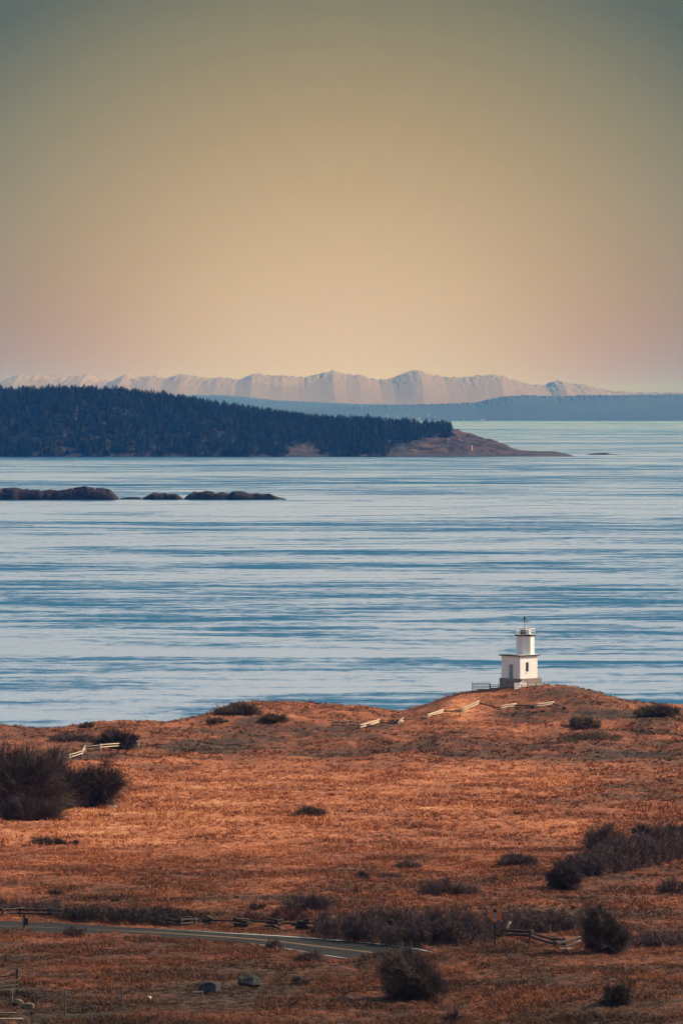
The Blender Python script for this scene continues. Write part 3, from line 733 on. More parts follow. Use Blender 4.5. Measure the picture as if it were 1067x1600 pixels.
# body walls with a door and a window opening
nl = Vector((-math.sqrt(.5), -math.sqrt(.5), 0)); nr = Vector((math.sqrt(.5), -math.sqrt(.5), 0))
def wallface(mb, nrm, w_, z0_, z1_, openings, th=.25, off=0):
    """wall in the plane at w_/2 along nrm; t runs left to right as seen from outside"""
    tv = Vector((-nrm.y, nrm.x, 0))
    def P(t, d, z): return nrm * (bw / 2 - d) + tv * t + Vector((0, 0, z))
    xs_ = sorted({-w_ / 2, w_ / 2, *[o[0] for o in openings], *[o[1] for o in openings]})
    zs_ = sorted({z0_, z1_, *[o[2] for o in openings], *[o[3] for o in openings]})
    for i in range(len(xs_) - 1):
        for j in range(len(zs_) - 1):
            cx, cz = (xs_[i] + xs_[i + 1]) / 2, (zs_[j] + zs_[j + 1]) / 2
            if any(o[0] < cx < o[1] and o[2] < cz < o[3] for o in openings): continue
            mb.add([P(xs_[i], 0, zs_[j]), P(xs_[i + 1], 0, zs_[j]), P(xs_[i + 1], 0, zs_[j + 1]), P(xs_[i], 0, zs_[j + 1])], [(0, 1, 2, 3)])
    for (a, b, c, d) in openings:
        for (t0, t1, c0, c1) in ((a, a, c, d), (b, b, d, c)):
            mb.add([P(t0, 0, c0), P(t1, 0, c1), P(t1, th, c1), P(t0, th, c0)], [(0, 1, 2, 3)])
        for z_ in (c, d): mb.add([P(a, 0, z_), P(b, 0, z_), P(b, th, z_), P(a, th, z_)], [(0, 1, 2, 3)])
        mb.add([P(a, th + .01, c), P(b, th + .01, c), P(b, th + .01, d), P(a, th + .01, d)], [(0, 1, 2, 3)])
    return P
door = (-.50, .58, zb0, zz(1036.8)); win = (-.80, -.05, zz(1048.8), zz(1034.4))
mb = MB()
PL = wallface(mb, nl, bw, zb0, zb1, [door]); PR = wallface(mb, nr, bw, zb0, zb1, [win])
wallface(mb, -nl, bw, zb0, zb1, []); wallface(mb, -nr, bw, zb0, zb1, [])
mb.build('wall', M_white, lh)
def panel(P, t0, t1, z0_, z1_, d, th, name, m, parent):
    mb = MB(); v = [P(t, dd, z) for dd in (d, d + th) for t, z in ((t0, z0_), (t1, z0_), (t1, z1_), (t0, z1_))]
    mb.add(v, [(0, 1, 2, 3), (7, 6, 5, 4), (0, 4, 5, 1), (1, 5, 6, 2), (2, 6, 7, 3), (3, 7, 4, 0)])
    return mb.build(name, m, parent)
dr = panel(PL, door[0] + .09, door[1] - .09, door[2], door[3] - .09, .17, .05, 'door', M_door, lh)
panel(PL, door[1] - .25, door[1] - .19, door[2] + 1.0, door[2] + 1.12, .12, .05, 'door_handle', M_dark, dr)
df = MB()
for (a, b, c, d) in ((door[0], door[0] + .09, door[2], door[3]), (door[1] - .09, door[1], door[2], door[3]), (door[0] + .09, door[1] - .09, door[3] - .09, door[3])):
    v = [PL(t, dd, z) for dd in (.06, .2) for t, z in ((a, c), (b, c), (b, d), (a, d))]
    df.add(v, [(0, 1, 2, 3), (7, 6, 5, 4), (0, 4, 5, 1), (1, 5, 6, 2), (2, 6, 7, 3), (3, 7, 4, 0)])
df.build('door_frame', M_metal_w, dr)
wn = panel(PR, win[0], win[1], win[2], win[3], .16, .03, 'window', M_glass, lh)
wf = MB()
for (a, b, c, d) in ((win[0], win[0] + .09, win[2], win[3]), (win[1] - .09, win[1], win[2], win[3]), (win[0] + .09, win[1] - .09, win[3] - .08, win[3]), (win[0] + .09, win[1] - .09, win[2], win[2] + .08), (win[0] + .09, win[1] - .09, (win[2] + win[3]) / 2 - .03, (win[2] + win[3]) / 2 + .03)):
    v = [PR(t, dd, z) for dd in (.10, .15) for t, z in ((a, c), (b, c), (b, d), (a, d))]
    wf.add(v, [(0, 1, 2, 3), (7, 6, 5, 4), (0, 4, 5, 1), (1, 5, 6, 2), (2, 6, 7, 3), (3, 7, 4, 0)])
wf.build('window_frame', M_dark, wn)
panel(PR, win[0] - .08, win[1] + .08, win[2] - .09, win[2] - .005, -.07, .16, 'window_sill', M_white, wn)
panel(PR, win[0] + .0, win[0] + .3, win[2] - .42, win[2] - .34, -.03, .029, 'vent_plate', M_conc, lh)
# slab roof
mb = MB(); mb.box((0, 0, zb1 + .09), (5.1, 5.1, .18), Q); rf = mb.build('roof_slab', M_trim, lh, bevel=.02)
mb = MB(); mb.box((0, 0, zb1 + .205), (4.7, 4.7, .05), Q); mb.build('roof_deck', M_roof, rf)
# octagonal tower, offset toward the right
tcx, tcy = 1.0, .35; zt0 = zb1 + .22; zt1 = zz(993.6); tr = 1.62
a0 = math.radians(-58)      # corner between the shaded and lit faces
mb = MB(); mb.prism((tcx, tcy), tr, zt0, zt1, 8, a0 ); mb.build('tower', M_white, lh, bevel=.015)
mb = MB(); mb.prism((tcx, tcy), tr + .24, zt1 , zt1 + .22, 8, a0); mb.build('gallery_slab', M_trim, lh, bevel=.02)
mb = MB(); mb.prism((tcx, tcy), tr + .16, zt1 + .221, zt1 + .25, 8, a0); mb.build('gallery_deck', M_roof, lh)
zg = zt1 + .25
rail = MB(); RR = tr + .1
vs = [Vector((tcx + RR * math.cos(a0 + k * Q), tcy + RR * math.sin(a0 + k * Q), zg)) for k in range(8)]
for k in range(8):
    rail.tube([vs[k], vs[k] + Vector((0, 0, 1.02))], .035, 6)
    for hh in (.55, 1.02): rail.tube([vs[k] + Vector((0, 0, hh)), vs[(k + 1) % 8] + Vector((0, 0, hh))], .035 if hh < 1 else .05, 6)
rail.build('gallery_railing', M_metal_w, lh)
# equipment behind the railing
mb = MB(); mb.box((tcx + .35, tcy - .15, zg + .42), (1.15, .8, .84), -Q * .6); eb = mb.build('equipment_box', M_metal_w, lh, bevel=.02)
mb = MB(); mb.box((tcx - .55, tcy - .2, zg + .40), (.5, .5, .80), .3); mb.build('dark_cabinet', M_bolla, lh, bevel=.02)
mb = MB(); mb.box((tcx - .12, tcy - .75, zg + .38), (.26, .1, .62), .0); mb.build('dark_panel', M_dark, lh, bevel=.01)
mb = MB(); mb.box((tcx - .95, tcy + .2, zg + 1.08), (.95, .7, .10), .3); mb.build('solar_panel', M_metal_w, lh, bevel=.01)
mb = MB(); mb.tube([(tcx - .95, tcy + .2, zg), (tcx - .95, tcy + .2, zg + 1.04)], .04, 6); mb.build('panel_leg', M_metal_w, lh)
mz = zz(982); mh = zz(963)
mx = (819.5 - 811.5) / LS
mb = MB(); mb.tube([(mx, 0, zg), (mx, 0, mh - .5)], .05, 8); mb.build('mast', M_dark, lh)
mb = MB(); mb.prism((mx, 0), .14, mh - .7, mh - .55, 10); mb.prism((mx, 0), .18, mh - .54, mh - .22, 10); mb.prism((mx, 0), .16, mh - .219, mh - .02, 10, r1=.03); mb.build('lantern', M_dark, lh)
mb = MB(); mb.tube([(mx, 0, mh - .95), (mx + .35, 0, mh - .98)], .03, 6); mb.prism((mx + .42, 0), .13, mh - 1.12, mh - .92, 8); mb.build('wind_sensor', M_red, lh)
# ladder on the shaded side
la = math.radians(-58 - 90 - 11); lad = MB()
fn = Vector((math.cos(math.radians(-58 - 67.5)), math.sin(math.radians(-58 - 67.5)), 0)); tv = Vector((-fn.y, fn.x, 0))
fc = Vector((tcx, tcy, 0)) + fn * (tr * math.cos(Q / 2) + .12) + tv * (-.28)
for s_ in (-.2, .2): lad.tube([fc + tv * s_ + Vector((0, 0, zt0)), fc + tv * s_ + Vector((0, 0, zg + .9))], .028, 6)
for i in range(11): lad.tube([fc + tv * -.2 + Vector((0, 0, zt0 + .3 + i * .32)), fc + tv * .2 + Vector((0, 0, zt0 + .3 + i * .32))], .022, 6)
lad.build('ladder', M_metal_w, lh)
# steps with railing at the near corner
mb = MB()
for i in range(4): mb.box((-.15 - .0 * i, -3.75 - .32 * i, (zz(1061) - .28 * i - 1.2) / 2), (1.3, .318, zz(1061) - .28 * i + 1.2), 0)
# open slatted windbreak left of the building
def slat_fence(label, uL, uR, rowT, rowB, y, m, n, mp, uprights=2, diag=False, name='slat_fence'):
    s = F / y; a = Vector((u2x(uL, y), y, 0)); b = Vector((u2x(uR, y), y + .0, 0))
    zT = CAMZ - (rowT - HZ) / s; zB = CAMZ - (rowB - HZ) / s
    root = empty(name, (a.x, y, zB), label, 'fence')
    Lx = b.x - a.x; Hh = zT - zB
    for i in range(n):
        z = Hh * (i + .6) / n
        mb = MB(); mb.box((Lx / 2, 0, z), (Lx, .04, Hh / n * .42)); mb.build('slat', m, root)
    for i in range(uprights):
        x = Lx * i / (uprights - 1); mb = MB(); mb.box((x, .08, Hh / 2 - .35), (.11, .11, Hh + .75)); mb.build('post', mp, root)
    return root
slat_fence('dark slatted wooden fence panel left of the lighthouse', 738, 765, 1067, 1081, 890.5, M_wood_dk, 6, M_wood_dk)
slat_fence('low dark slatted fence between the slatted panel and the lighthouse', 766, 779, 1069.5, 1077, 891.5, M_wood_dk, 3, M_wood_dk)
sf = slat_fence('white slatted fence panel in front of the lighthouse corner', 804.5, 825, 1066, 1080, 884.0, M_metal_w, 5, M_metal_w, 3)
sf.rotation_euler = (0, 0, math.radians(40)); sf.scale = (1.15, 1, .9)
mb = MB()
for (a, b) in (((.1, -.06, .15), (1.1, -.06, 1.4)), ((1.2, -.06, 1.35), (2.2, -.06, .2)), ((.8, -.06, 1.45), (1.6, -.06, 1.75))): mb.beam(a, b, .05, .12)
mb.build('brace', M_metal_w, sf)
for i, (u, w_) in enumerate(((834, 9), (841, 7), (845.5, 5), (828, 6))):
    y = 885.0; p = on(u2x(u, y), y); mb = MB(); mb.add(*[[Vector(v) for v in ((-w_ / 18, -.2, -.1), (w_ / 18, -.25, -.1), (w_ / 20, .3, -.1), (-w_ / 20, .25, -.1), (-w_ / 22, -.15, .32), (w_ / 24, -.12, .25), (w_ / 30, .2, .3), (-w_ / 30, .2, .36))], [(3, 2, 1, 0), (4, 5, 6, 7), (0, 1, 5, 4), (1, 2, 6, 5), (2, 3, 7, 6), (3, 0, 4, 7)]])
    tag(mb.build('stone', M_stone_w, None, p, bevel=.05), 'pale stone lying against the lit foot of the lighthouse base', 'stone', 'stones along the lighthouse base')

# ------------------------------------------------------------------ sea
m = bpy.data.materials.new('sea_water'); m.use_nodes = True; t = m.node_tree; p_ = t.nodes['Principled BSDF']
p_.inputs['IOR'].default_value = 1.33; p_.inputs['Base Color'].default_value = (.006, .095, .20, 1)
ge = N(t, 'ShaderNodeNewGeometry')
def nz(sx, sy, detail, rough=.55, dist=0.):
    mp = N(t, 'ShaderNodeMapping'); mp.inputs['Scale'].default_value = (sx, sy, 1); t.links.new(ge.outputs['Position'], mp.inputs[0])
    n = N(t, 'ShaderNodeTexNoise'); n.inputs['Scale'].default_value = 1; n.inputs['Detail'].default_value = detail; n.inputs['Roughness'].default_value = rough; n.inputs['Distortion'].default_value = dist
    t.links.new(mp.outputs[0], n.inputs[0]); return n.outputs[0]
big = nz(1 / 320, 1 / 150, 10, .62, 1.5)
med = nz(1 / 60, 1 / 22, 8, .70, .8)
fine = nz(1 / 6, 1 / 14, 4, .7)
huge = nz(1 / 2200, 1 / 650, 3, .5, .5)
patch = math_n(t, 'ADD', math_n(t, 'MULTIPLY', big, .50), math_n(t, 'MULTIPLY', med, .50))
patch = math_n(t, 'ADD', patch, math_n(t, 'MULTIPLY', math_n(t, 'SUBTRACT', fine, .5), .24))
patch = math_n(t, 'ADD', patch, math_n(t, 'MULTIPLY', math_n(t, 'SUBTRACT', huge, .5), .30))
rip = N(t, 'ShaderNodeMapRange', interpolation_type='SMOOTHSTEP'); rip.inputs[1].default_value = .455; rip.inputs[2].default_value = .60
t.links.new(patch, rip.inputs[0])
rr_ = N(t, 'ShaderNodeMapRange'); rr_.inputs[3].default_value = .22; rr_.inputs[4].default_value = .5; t.links.new(rip.outputs[0], rr_.inputs[0])
t.links.new(rr_.outputs[0], p_.inputs['Roughness'])
sl_ = N(t, 'ShaderNodeMapRange'); sl_.inputs[3].default_value = .5; sl_.inputs[4].default_value = .05; t.links.new(rip.outputs[0], sl_.inputs[0]); t.links.new(sl_.outputs[0], p_.inputs['Specular IOR Level'])
bp = N(t, 'ShaderNodeBump'); bp.inputs['Distance'].default_value = .25
st_ = N(t, 'ShaderNodeMapRange'); st_.inputs[3].default_value = .03; st_.inputs[4].default_value = .8; t.links.new(rip.outputs[0], st_.inputs[0])
t.links.new(st_.outputs[0], bp.inputs['Strength']); t.links.new(nz(1 / 2.2, 1 / 3.4, 5, .65), bp.inputs['Height']); t.links.new(bp.outputs[0], p_.inputs['Normal'])
df_ = N(t, 'ShaderNodeBsdfDiffuse'); df_.inputs[0].default_value = (.010, .105, .20, 1)
mx_ = N(t, 'ShaderNodeMixShader'); t.links.new(math_n(t, 'MULTIPLY', rip.outputs[0], .55), mx_.inputs[0]); t.links.new(p_.outputs[0], mx_.inputs[1]); t.links.new(df_.outputs[0], mx_.inputs[2]); t.links.new(mx_.outputs[0], [n for n in t.nodes if n.type == 'OUTPUT_MATERIAL'][0].inputs[0])
ys = np.array([-4000, 900, 1500, 2500, 4500, 8000, 14000, 24000, 40000, 90000.]); xs = np.array([-50000, -15000, -4000, -1000, 0, 1000, 4000, 15000, 50000.])
gx, gy = np.meshgrid(xs, ys)
tag(link('sea', mesh_np('sea', np.stack([gx, gy, gx * 0], -1).reshape(-1, 3), grid_faces(len(ys), len(xs))), m), kind='structure')

# ------------------------------------------------------------------ rocky islets
M_islet = mat('islet_rock', (.036, .022, .015), .95, .5, .12, 1.0, .4, c2=(.005, .006, .008))
def islet(name, label, tbl, Y, dp, m, seed, cat='islet', group=None, amp=1.0, nx=260, ny=40):
    u = np.array([p[0] for p in tbl], float); rw = np.array([p[1] for p in tbl], float)
    uu = np.linspace(u[0], u[-1], nx); hh = np.maximum(CAMZ - (np.interp(uu, u, rw) - HZ) * Y / F, -.5)
    v = np.linspace(-1, 1, ny)
    X = np.repeat(((uu - 533.5) * Y / F)[None, :], ny, 0); vv = np.repeat(v[:, None], nx, 1)
    prof = np.clip(1 - np.abs(vv) ** 6, 0, 1) ** .6
    hm = np.repeat(hh[None, :], ny, 0)
    nz_ = fbm(X / 9, vv * dp / 9, 4, seed, .6) * 2.6 * amp + np.abs(fbm(X / 4.5, vv * dp / 4, 3, seed + 7)) * 1.2 * amp
    nz_ = nz_ - 2.0 * np.exp(-np.abs(fbm(X / 16, vv * dp / 14 + X / 30, 2, seed + 11)) * 9)
    hm = hm * .90; Z = hm * prof + nz_ * prof * np.clip(hm / 4, 0, 1) - (1 - prof) * 2.2 - .25
    edge = np.minimum(np.arange(nx), np.arange(nx)[::-1]); Z = np.where((edge < 2)[None, :], -2, Z)
    yv = vv * dp * (1 + .25 * fbm(X / 20, X * 0, 3, seed + 3))
    cx = float(X.mean())
    me = mesh_np(name, np.stack([X - cx, yv, Z], -1).reshape(-1, 3), grid_faces(ny, nx), False)
    return tag(link(name, me, m, None, (cx, Y, 0)), label, cat, group)
islet('rock_islet', 'long dark rock islet with a rounded end at the left edge of the water', [(-60, 768), (-20, 764), (10, 762), (60, 764), (90, 764), (110, 761), (140, 760), (160, 761), (172, 766), (182, 775), (188, 781)], 3960, 16, M_islet, 3)
islet('rock_islet', 'very low flat rock between the left rock islets', [(184, 781), (190, 776.5), (205, 775.5), (218, 776.5), (225, 781)], 3965, 5, M_islet, 4, amp=.2, nx=60)
islet('rock_islet', 'small rounded rock islet, third from the left edge', [(220, 781), (226, 776), (240, 770.5), (262, 769.5), (276, 771), (283, 776), (288, 781)], 3960, 9, M_islet, 5, amp=.7, nx=120)
islet('rock_islet', 'knobbly rock islet at the right end of the row of rocks', [(286, 781), (291, 773), (305, 768), (325, 765.5), (345, 767), (356, 770), (362, 767), (380, 766), (394, 770), (402, 768), (420, 768.5), (430, 773), (436, 777), (445, 778.5), (450, 781)], 3962, 11, M_islet, 6, amp=.8)
islet('rock_islet', 'tiny flat rock islet right of the headland tip', [(914, 712), (920, 708.5), (935, 707.5), (948, 706.8), (955, 709), (968, 709.5), (972, 712)], 7640, 14, M_islet, 7, amp=.25, nx=90)

# ------------------------------------------------------------------ wooded island and headland
IY = 7350.0
iu = np.array([-700, -300, 0, 100, 180, 250, 300, 350, 400, 450, 500, 560, 620, 660, 690, 705, 725, 745, 757, 775, 790, 800, 812, 830, 860, 885, 900], float)
ir = np.array([614, 615, 616, 615, 616, 623, 632, 640, 647, 655, 660, 662, 666, 670, 671, 672, 677, 683, 690, 692, 697, 700, 704, 704.5, 706, 709, 714], float)
def island_h(X, Y):
    yr = IY + 330 - 230 * sm(100, 290, X)            # ridge line distance
    row = np.interp(X * F / yr + 533.5, iu, ir)
    hr = np.maximum(CAMZ - (row - HZ) * yr / F, 0)
    ysh = IY - 20 + 25 * fbm(X / 120, X * 0, 3, 61) + 20 * sm(200, 330, X)
    f = (Y - ysh) / (yr - ysh)
    up = np.sin(np.clip(f, 0, 1) * math.pi / 2) ** .8
    dn = 1 - sm(0, 1, (Y - yr) / 500)
    z = hr * np.where(Y < yr, up, dn)
    z = z + (6 * fbm(X / 70, Y / 70, 3, 62) * sm(0, .5, f) * (1 - sm(.75, 1, f)) * sm(220, 60, X) + 5.5 * fbm(X / 14, Y / 14, 4, 63, .6) * sm(0, .1, f) * (1 - sm(.9, 1.1, f) * .8)) * np.clip(hr / 30, .15, 1)
    led = np.abs(fbm(X / 45, Y / 14, 3, 64)); z = z + led * 9 * sm(90, 160, X) * sm(.05, .2, f) * (1 - sm(.8, 1, f)) * np.clip(hr / 20, 0, 1)
    return np.where((f < 0) | (hr < .3), -2.0 + 0 * z, z)
xs = np.arange(-1150, 350, 3.0); ys = np.concatenate([np.arange(IY - 70, IY + 400, 6.0), np.arange(IY + 400, IY + 900, 30.)])
gx, gy = np.meshgrid(xs, ys)
gz = island_h(gx, gy)
open_ = np.maximum(sm(-10, 8, gx - np.interp(gy, [IY - 50, IY + 60, IY + 200], [70, 120, 150])), 1 - sm(.7, 1.0, np.hypot((gx + 52) / 25, (gy - IY + 10) / 50)))
M_isl = bpy.data.materials.new('headland_turf_and_rock'); M_isl.use_nodes = True; t = M_isl.node_tree; p_ = t.nodes['Principled BSDF']; p_.inputs['Roughness'].default_value = .95
ge = N(t, 'ShaderNodeNewGeometry'); mp = N(t, 'ShaderNodeMapping'); mp.inputs['Scale'].default_value = (.018, .05, .10); t.links.new(ge.outputs['Position'], mp.inputs[0])
n = N(t, 'ShaderNodeTexNoise'); n.inputs['Scale'].default_value = 1; n.inputs['Detail'].default_value = 7; n.inputs['Roughness'].default_value = .65; t.links.new(mp.outputs[0], n.inputs[0])
c = ramp_n(t, n.outputs[0], [(.36, (.012, .012, .012)), (.49, (.034, .024, .022)), (.60, (.08, .042, .030)), (.72, (.21, .09, .045))])
sp = N(t, 'ShaderNodeSeparateXYZ'); t.links.new(ge.outputs['Position'], sp.inputs[0])
shore = N(t, 'ShaderNodeMapRange'); shore.inputs[1].default_value = 2.5; shore.inputs[2].default_value = 7; t.links.new(sp.outputs[2], shore.inputs[0])
oa = N(t, 'ShaderNodeAttribute', attribute_name='open'); c = mix_n(t, oa.outputs['Fac'], (.012, .014, .011), c); c = mix_n(t, shore.outputs[0], (.035, .032, .034), c); t.links.new(c, p_.inputs['Base Color'])
tag(link('headland', mesh_np('headland', np.stack([gx, gy, gz], -1).reshape(-1, 3), grid_faces(len(ys), len(xs)), False, {'open': open_.ravel()}), M_isl), kind='structure')
# conifers
def conifer_tpl(seed, tiers=7, spikes=7):
    r = np.random.RandomState(seed); V = []; Fc = []
    for i in range(tiers):
        t = i / (tiers - 1); z = .12 + .80 * t; rad = (.30 * (1 - t) ** .75 + .035) * (.8 + .4 * r.rand())
        for k in range(spikes):
            a = 2 * math.pi * (k + r.rand() * .8) / spikes; q_ = rad * (.65 + .55 * r.rand())
            b = .55 * (1.1 - t * .5) / spikes * 3
            n0 = len(V); top = z + .15 + .05 * r.rand()
            V += [(0, 0, min(top, 1.0)), (math.cos(a - b) * q_, math.sin(a - b) * q_, z - .04 * r.rand()), (math.cos(a + b) * q_, math.sin(a + b) * q_, z - .07 * r.rand())]
            Fc.append((n0, n0 + 1, n0 + 2))
    V += [(.03, 0, -.05), (-.03, 0, -.05), (0, 0, .99)]; Fc.append((len(V) - 3, len(V) - 2, len(V) - 1))
    V += [(0, .03, -.05), (0, -.03, -.05), (0, 0, .99)]; Fc.append((len(V) - 3, len(V) - 2, len(V) - 1))
    return np.array(V), np.array(Fc)
def plant(xy, hgt, wid, zf, seed):
    r = np.random.RandomState(seed); tp = [conifer_tpl(s) for s in range(5)]; VV = []; TT = []; off = 0
    for i, (x, y) in enumerate(xy):
        v, f = tp[i % 5]; h_ = hgt * (.55 + 1.0 * r.rand() ** 2.6); w_ = h_ * wid * (.75 + .5 * r.rand()); a = r.rand() * 6.28
        vx = (v[:, 0] * math.cos(a) - v[:, 1] * math.sin(a)) * w_; vy = (v[:, 0] * math.sin(a) + v[:, 1] * math.cos(a)) * w_
        VV.append(np.stack([vx + x, vy + y, v[:, 2] * h_ + zf[i]], 1)); TT.append(np.full(len(v), r.rand()))
    n = [len(v) for v in VV]; Fc = []; off = 0
    for i in range(len(VV)): Fc.append(tp[i % 5][1] + off); off += n[i]
    return np.concatenate(VV), np.concatenate(Fc), np.concatenate(TT)
M_fir = bpy.data.materials.new('dark_conifer_foliage'); M_fir.use_nodes = True; t = M_fir.node_tree; p_ = t.nodes['Principled BSDF']; p_.inputs['Roughness'].default_value = .95; p_.inputs['Specular IOR Level'].default_value = .1
at = N(t, 'ShaderNodeAttribute', attribute_name='tint'); c = ramp_n(t, at.outputs['Fac'], [(0, (.006, .014, .010)), (.6, (.012, .026, .014)), (1, (.034, .045, .022))]); t.links.new(c, p_.inputs['Base Color'])
r = np.random.RandomState(77); n = 24000
fx = -1100 + 1290 * r.rand(n); fy = IY - 60 + 520 * r.rand(n)
lim = np.interp(fx, [-1100, 0, 60, 90, 110, 135, 150, 162], [0, 0, 0, 20, 95, 130, 170, 260])   # trees keep back from the open headland
zf = island_h(fx, fy)
bare = ((np.hypot((fx + 52) / 25, (fy - IY + 10) / 50) < 1))
keep = (zf > .4) & (fy > IY - 65 + lim * .6 + 40 * (lim > 1)) & (fx < 162) & ~bare & ((fx < 70) | (zf > 12 + (fx - 70) * .27))
xy = np.stack([fx, fy], 1)[keep]
v, f, tt = plant(xy, 10.5, 1.0, zf[keep] - .5, 5)
tag(link('forest', mesh_np('forest', v, f, False, {'tint': tt}), M_fir), 'dark conifer forest covering the long low island', 'forest', kind='stuff')
lx = u2x(702, IY + 90); lyy = IY + 105
v, f, tt = plant([(0, 0)], 17.0, 1.1, [0], 8)
lt = empty('conifer', (lx, lyy, float(island_h(lx, lyy)) - .5), 'lone conifer standing at the edge of the open headland', 'tree')
link('crown', mesh_np('crown', v, f, False, {'tint': tt}), M_fir, lt)
mb = MB(); mb.prism((0, 0), .5, -1, 9, 8, r1=.1); mb.build('trunk', M_wood_dk, lt)
# small marker on the headland
my = IY + 6; mxx = u2x(737, my); mzz = float(island_h(mxx, my))
root = empty('beacon', (mxx, my, max(mzz, 3)), 'tiny pale beacon tower on the rocks of the headland', 'beacon')
mb = MB(); mb.prism((0, 0), 1.3, -3, 7, 8, r1=1.0); mb.build('shaft', mat('peach_white_paint', (.85, .55, .42), .8, .1, 1), root)
mb = MB(); mb.prism((0, 0), 1.25, 7.01, 7.5, 8); mb.prism((0, 0), .6, 7.51, 8.6, 8, r1=.2); mb.build('cap', M_dark, root)

# ------------------------------------------------------------------ far hills and mountains
M_far = mat('haze_blue_forest', (.085, .115, .175), 1, .5, .0015, spec=.05, c2=(.065, .09, .145))  # blue of the haze painted into the forest colour
def far_ridge(name, tbl, Y, depth, m, jag, seed, step, base=-3., x0=-900, x1=2000, jf=1.0, rug=0.3, warp=0):
    u = np.array([p[0] for p in tbl], float); rw = np.array([p[1] for p in tbl], float)
    uu = np.linspace(x0, x1, int((x1 - x0) / step)); yr = Y + depth * .5
    top = CAMZ - (np.interp(uu, u, rw) - HZ) * yr / F
    v = np.linspace(0, 1, 26); X = np.repeat(((uu - 533.5) * yr / F)[None, :], len(v), 0); VV = np.repeat(v[:, None], len(uu), 1)
    pr = np.where(VV < .5, np.sin(np.clip(VV * 2, 0, 1) * math.pi / 2) ** .85, np.cos(np.clip(VV * 2 - 1, 0, 1) * math.pi / 2))
    Z = np.repeat(top[None, :], len(v), 0) * pr
    if warp:
        uw = np.repeat(uu[None, :], len(v), 0) + warp * (1 - pr) ** .7 * fbm(X / 900, VV * 2.5, 3, seed + 2) * 2
        Z = (CAMZ - (np.interp(uw, u, rw) - HZ) * yr / F) * pr
        Z = Z * (1 - .06 * np.abs(fbm(X / 520 + VV * 2, VV * 3 - X / 1500, 4, seed + 5)) * (1 - pr ** 4) * 2)
    Z = Z * (1 + rug * fbm(X / (depth * .35), VV * 3, 4, seed) * np.clip(1 - np.abs(VV - .5) * 0 - pr ** 3, 0, 1))
    Z += jag * pr ** 5 * (np.abs(fbm(X / (jag * 2.4), VV * depth / (jag * 6), 3, seed + 9)) * 1.6) * jf + base * (1 - pr)
    Z = np.where(Z < 1, -3, Z)
    me = mesh_np(name, np.stack([X, Y + VV * depth, Z], -1).reshape(-1, 3), grid_faces(len(v), len(uu)), False)
    return link(name, me, m), (X, Y + VV * depth, Z)
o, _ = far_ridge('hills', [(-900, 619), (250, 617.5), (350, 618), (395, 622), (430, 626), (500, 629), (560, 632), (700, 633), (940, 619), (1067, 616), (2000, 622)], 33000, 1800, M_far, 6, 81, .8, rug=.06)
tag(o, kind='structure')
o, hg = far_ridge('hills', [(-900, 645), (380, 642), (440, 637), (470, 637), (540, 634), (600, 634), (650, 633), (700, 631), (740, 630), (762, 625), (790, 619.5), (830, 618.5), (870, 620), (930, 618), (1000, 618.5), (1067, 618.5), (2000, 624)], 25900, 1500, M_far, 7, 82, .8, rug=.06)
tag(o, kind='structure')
# houses along the far shore
M_hw = mat('house_white', (.45, .43, .42), .8, .1, .2); M_hr = mat('house_roof', (.25, .20, .18), .9, .2, .2)
rh = random.Random(9); proto = None
for i in range(22):
    u = rh.choice([rh.uniform(600, 690), rh.uniform(640, 760)]); y = 25880 - rh.uniform(0, 30)
    zt = rh.uniform(3, 30) if u < 690 else rh.uniform(2, 8)
    # houses climb the slope behind the shore
    k = min(1.0, zt / 60); y = 25900 + 750 * (2 / math.pi) * math.asin(min(1, k ** (1 / .85))) * .8 - 12
    if proto is None:
        proto = empty('house', (0, 0, 0), 'tiny white house on the far shore beyond the island', 'house', 'white houses on the far shore')
        mb = MB(); mb.box((0, 0, 3), (14, 9, 14)); mb.build('wall', M_hw, proto)
        mb = MB(); mb.add([(-7.5, -5, 10.01), (7.5, -5, 10.01), (7.5, 5, 10.01), (-7.5, 5, 10.01), (-7.5, 0, 13.5), (7.5, 0, 13.5)], [(3, 2, 1, 0), (0, 1, 5, 4), (2, 3, 4, 5), (1, 2, 5), (3, 0, 4)]); mb.build('roof', M_hr, proto)
        h_ = proto
    else:
        h_ = proto.copy(); COL.objects.link(h_)
        for ch in [c for c in proto.children]:
            c2 = ch.copy(); COL.objects.link(c2); c2.parent = h_
    h_.location = (u2x(u, y), y - 25, zt); h_.scale = (rh.uniform(.45, .85),) * 3; h_.rotation_euler = (0, 0, rh.uniform(-.5, .5))
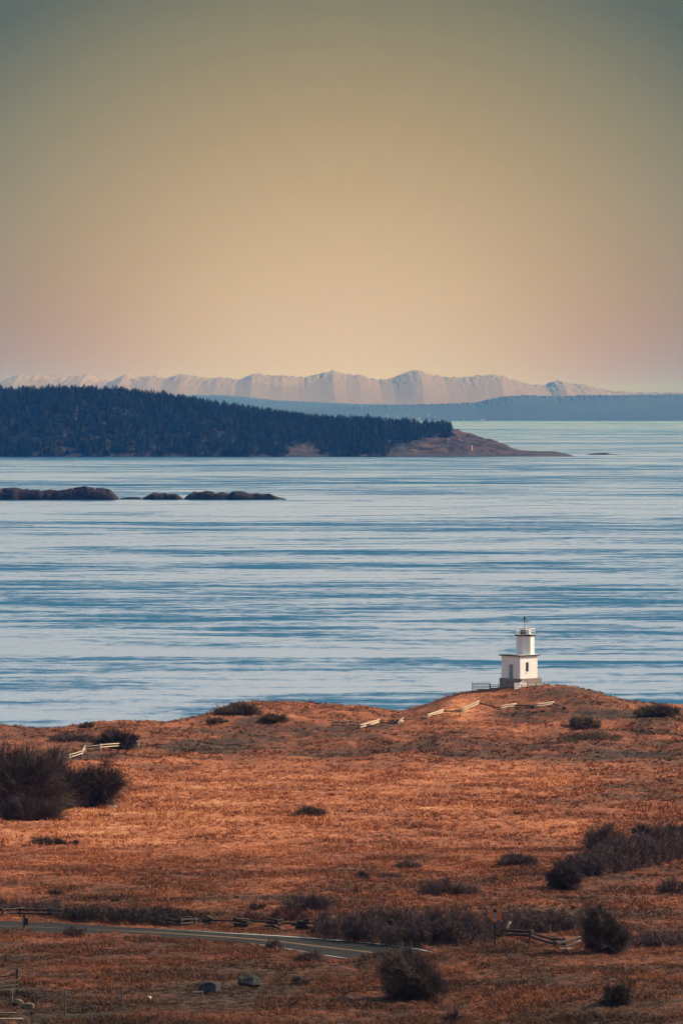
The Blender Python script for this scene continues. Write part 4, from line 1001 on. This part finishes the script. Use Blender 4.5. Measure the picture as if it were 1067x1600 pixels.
# snowy range
M_mt = bpy.data.materials.new('hazed_snow_rock'); M_mt.use_nodes = True; t = M_mt.node_tree; p_ = t.nodes['Principled BSDF']; p_.inputs['Roughness'].default_value = .95
ge = N(t, 'ShaderNodeNewGeometry'); sp = N(t, 'ShaderNodeSeparateXYZ'); t.links.new(ge.outputs['Position'], sp.inputs[0])
mp = N(t, 'ShaderNodeMapping'); mp.inputs['Scale'].default_value = (.0012, .0004, .004); t.links.new(ge.outputs['Position'], mp.inputs[0])
n = N(t, 'ShaderNodeTexNoise'); n.inputs['Scale'].default_value = 1; n.inputs['Detail'].default_value = 7; n.inputs['Roughness'].default_value = .6; t.links.new(mp.outputs[0], n.inputs[0])
sv = math_n(t, 'ADD', n.outputs[0], math_n(t, 'MULTIPLY', math_n(t, 'SUBTRACT', sp.outputs[2], 240.), .0014))
c = ramp_n(t, sv, [(.60, (.220, .132, .055)), (.70, (.275, .175, .085))]); t.links.new(c, p_.inputs['Base Color'])  # warm haze tone painted in so the range fades into the sky
o, _ = far_ridge('mountains', [(-900, 612), (-100, 601.9), (0, 598.6), (20, 590.2), (38, 585.1), (60, 586.8), (85, 587.6), (110, 590.2), (140, 586), (155, 595.2), (175, 596.9), (200, 584.3), (215, 591.8), (240, 588.5), (262, 591.8), (290, 585.1), (320, 592.7), (345, 591), (375, 593.5), (400, 584.3), (425, 588.5), (445, 587.6), (470, 591), (500, 586), (520, 580.1), (540, 586.8), (560, 586.8), (590, 595.2), (610, 593.5), (636, 582.6), (652, 579.2), (668, 585.1), (690, 590.2), (720, 591), (750, 588.5), (775, 586), (795, 593.5), (830, 601.9), (850, 605.3), (862, 598.6), (872, 596), (885, 600.2), (910, 601.9), (945, 612), (1000, 615.4), (2000, 617)], 42000, 7000, M_mt, 30, 83, .8, jf=.7, rug=.05, warp=8)
tag(o, kind='structure')

# ------------------------------------------------------------------ haze
mh_ = bpy.data.materials.new('haze_air'); mh_.use_nodes = True; t = mh_.node_tree; t.nodes.clear()
pv = N(t, 'ShaderNodeVolumePrincipled')
pv.inputs['Color'].default_value = (.026, .17, .64, 1); pv.inputs['Absorption Color'].default_value = (1, 1, 0, 1)
pv.inputs['Density'].default_value = 3.6e-5; pv.inputs['Anisotropy'].default_value = 0.0
mo = N(t, 'ShaderNodeOutputMaterial'); t.links.new(pv.outputs[0], mo.inputs['Volume'])
mb = MB(); mb.box((0, 45000, 224), (130000, 101000, 464)); tag(mb.build('haze', mh_), 'pale blue haze filling the air over the sea', 'haze', kind='stuff')
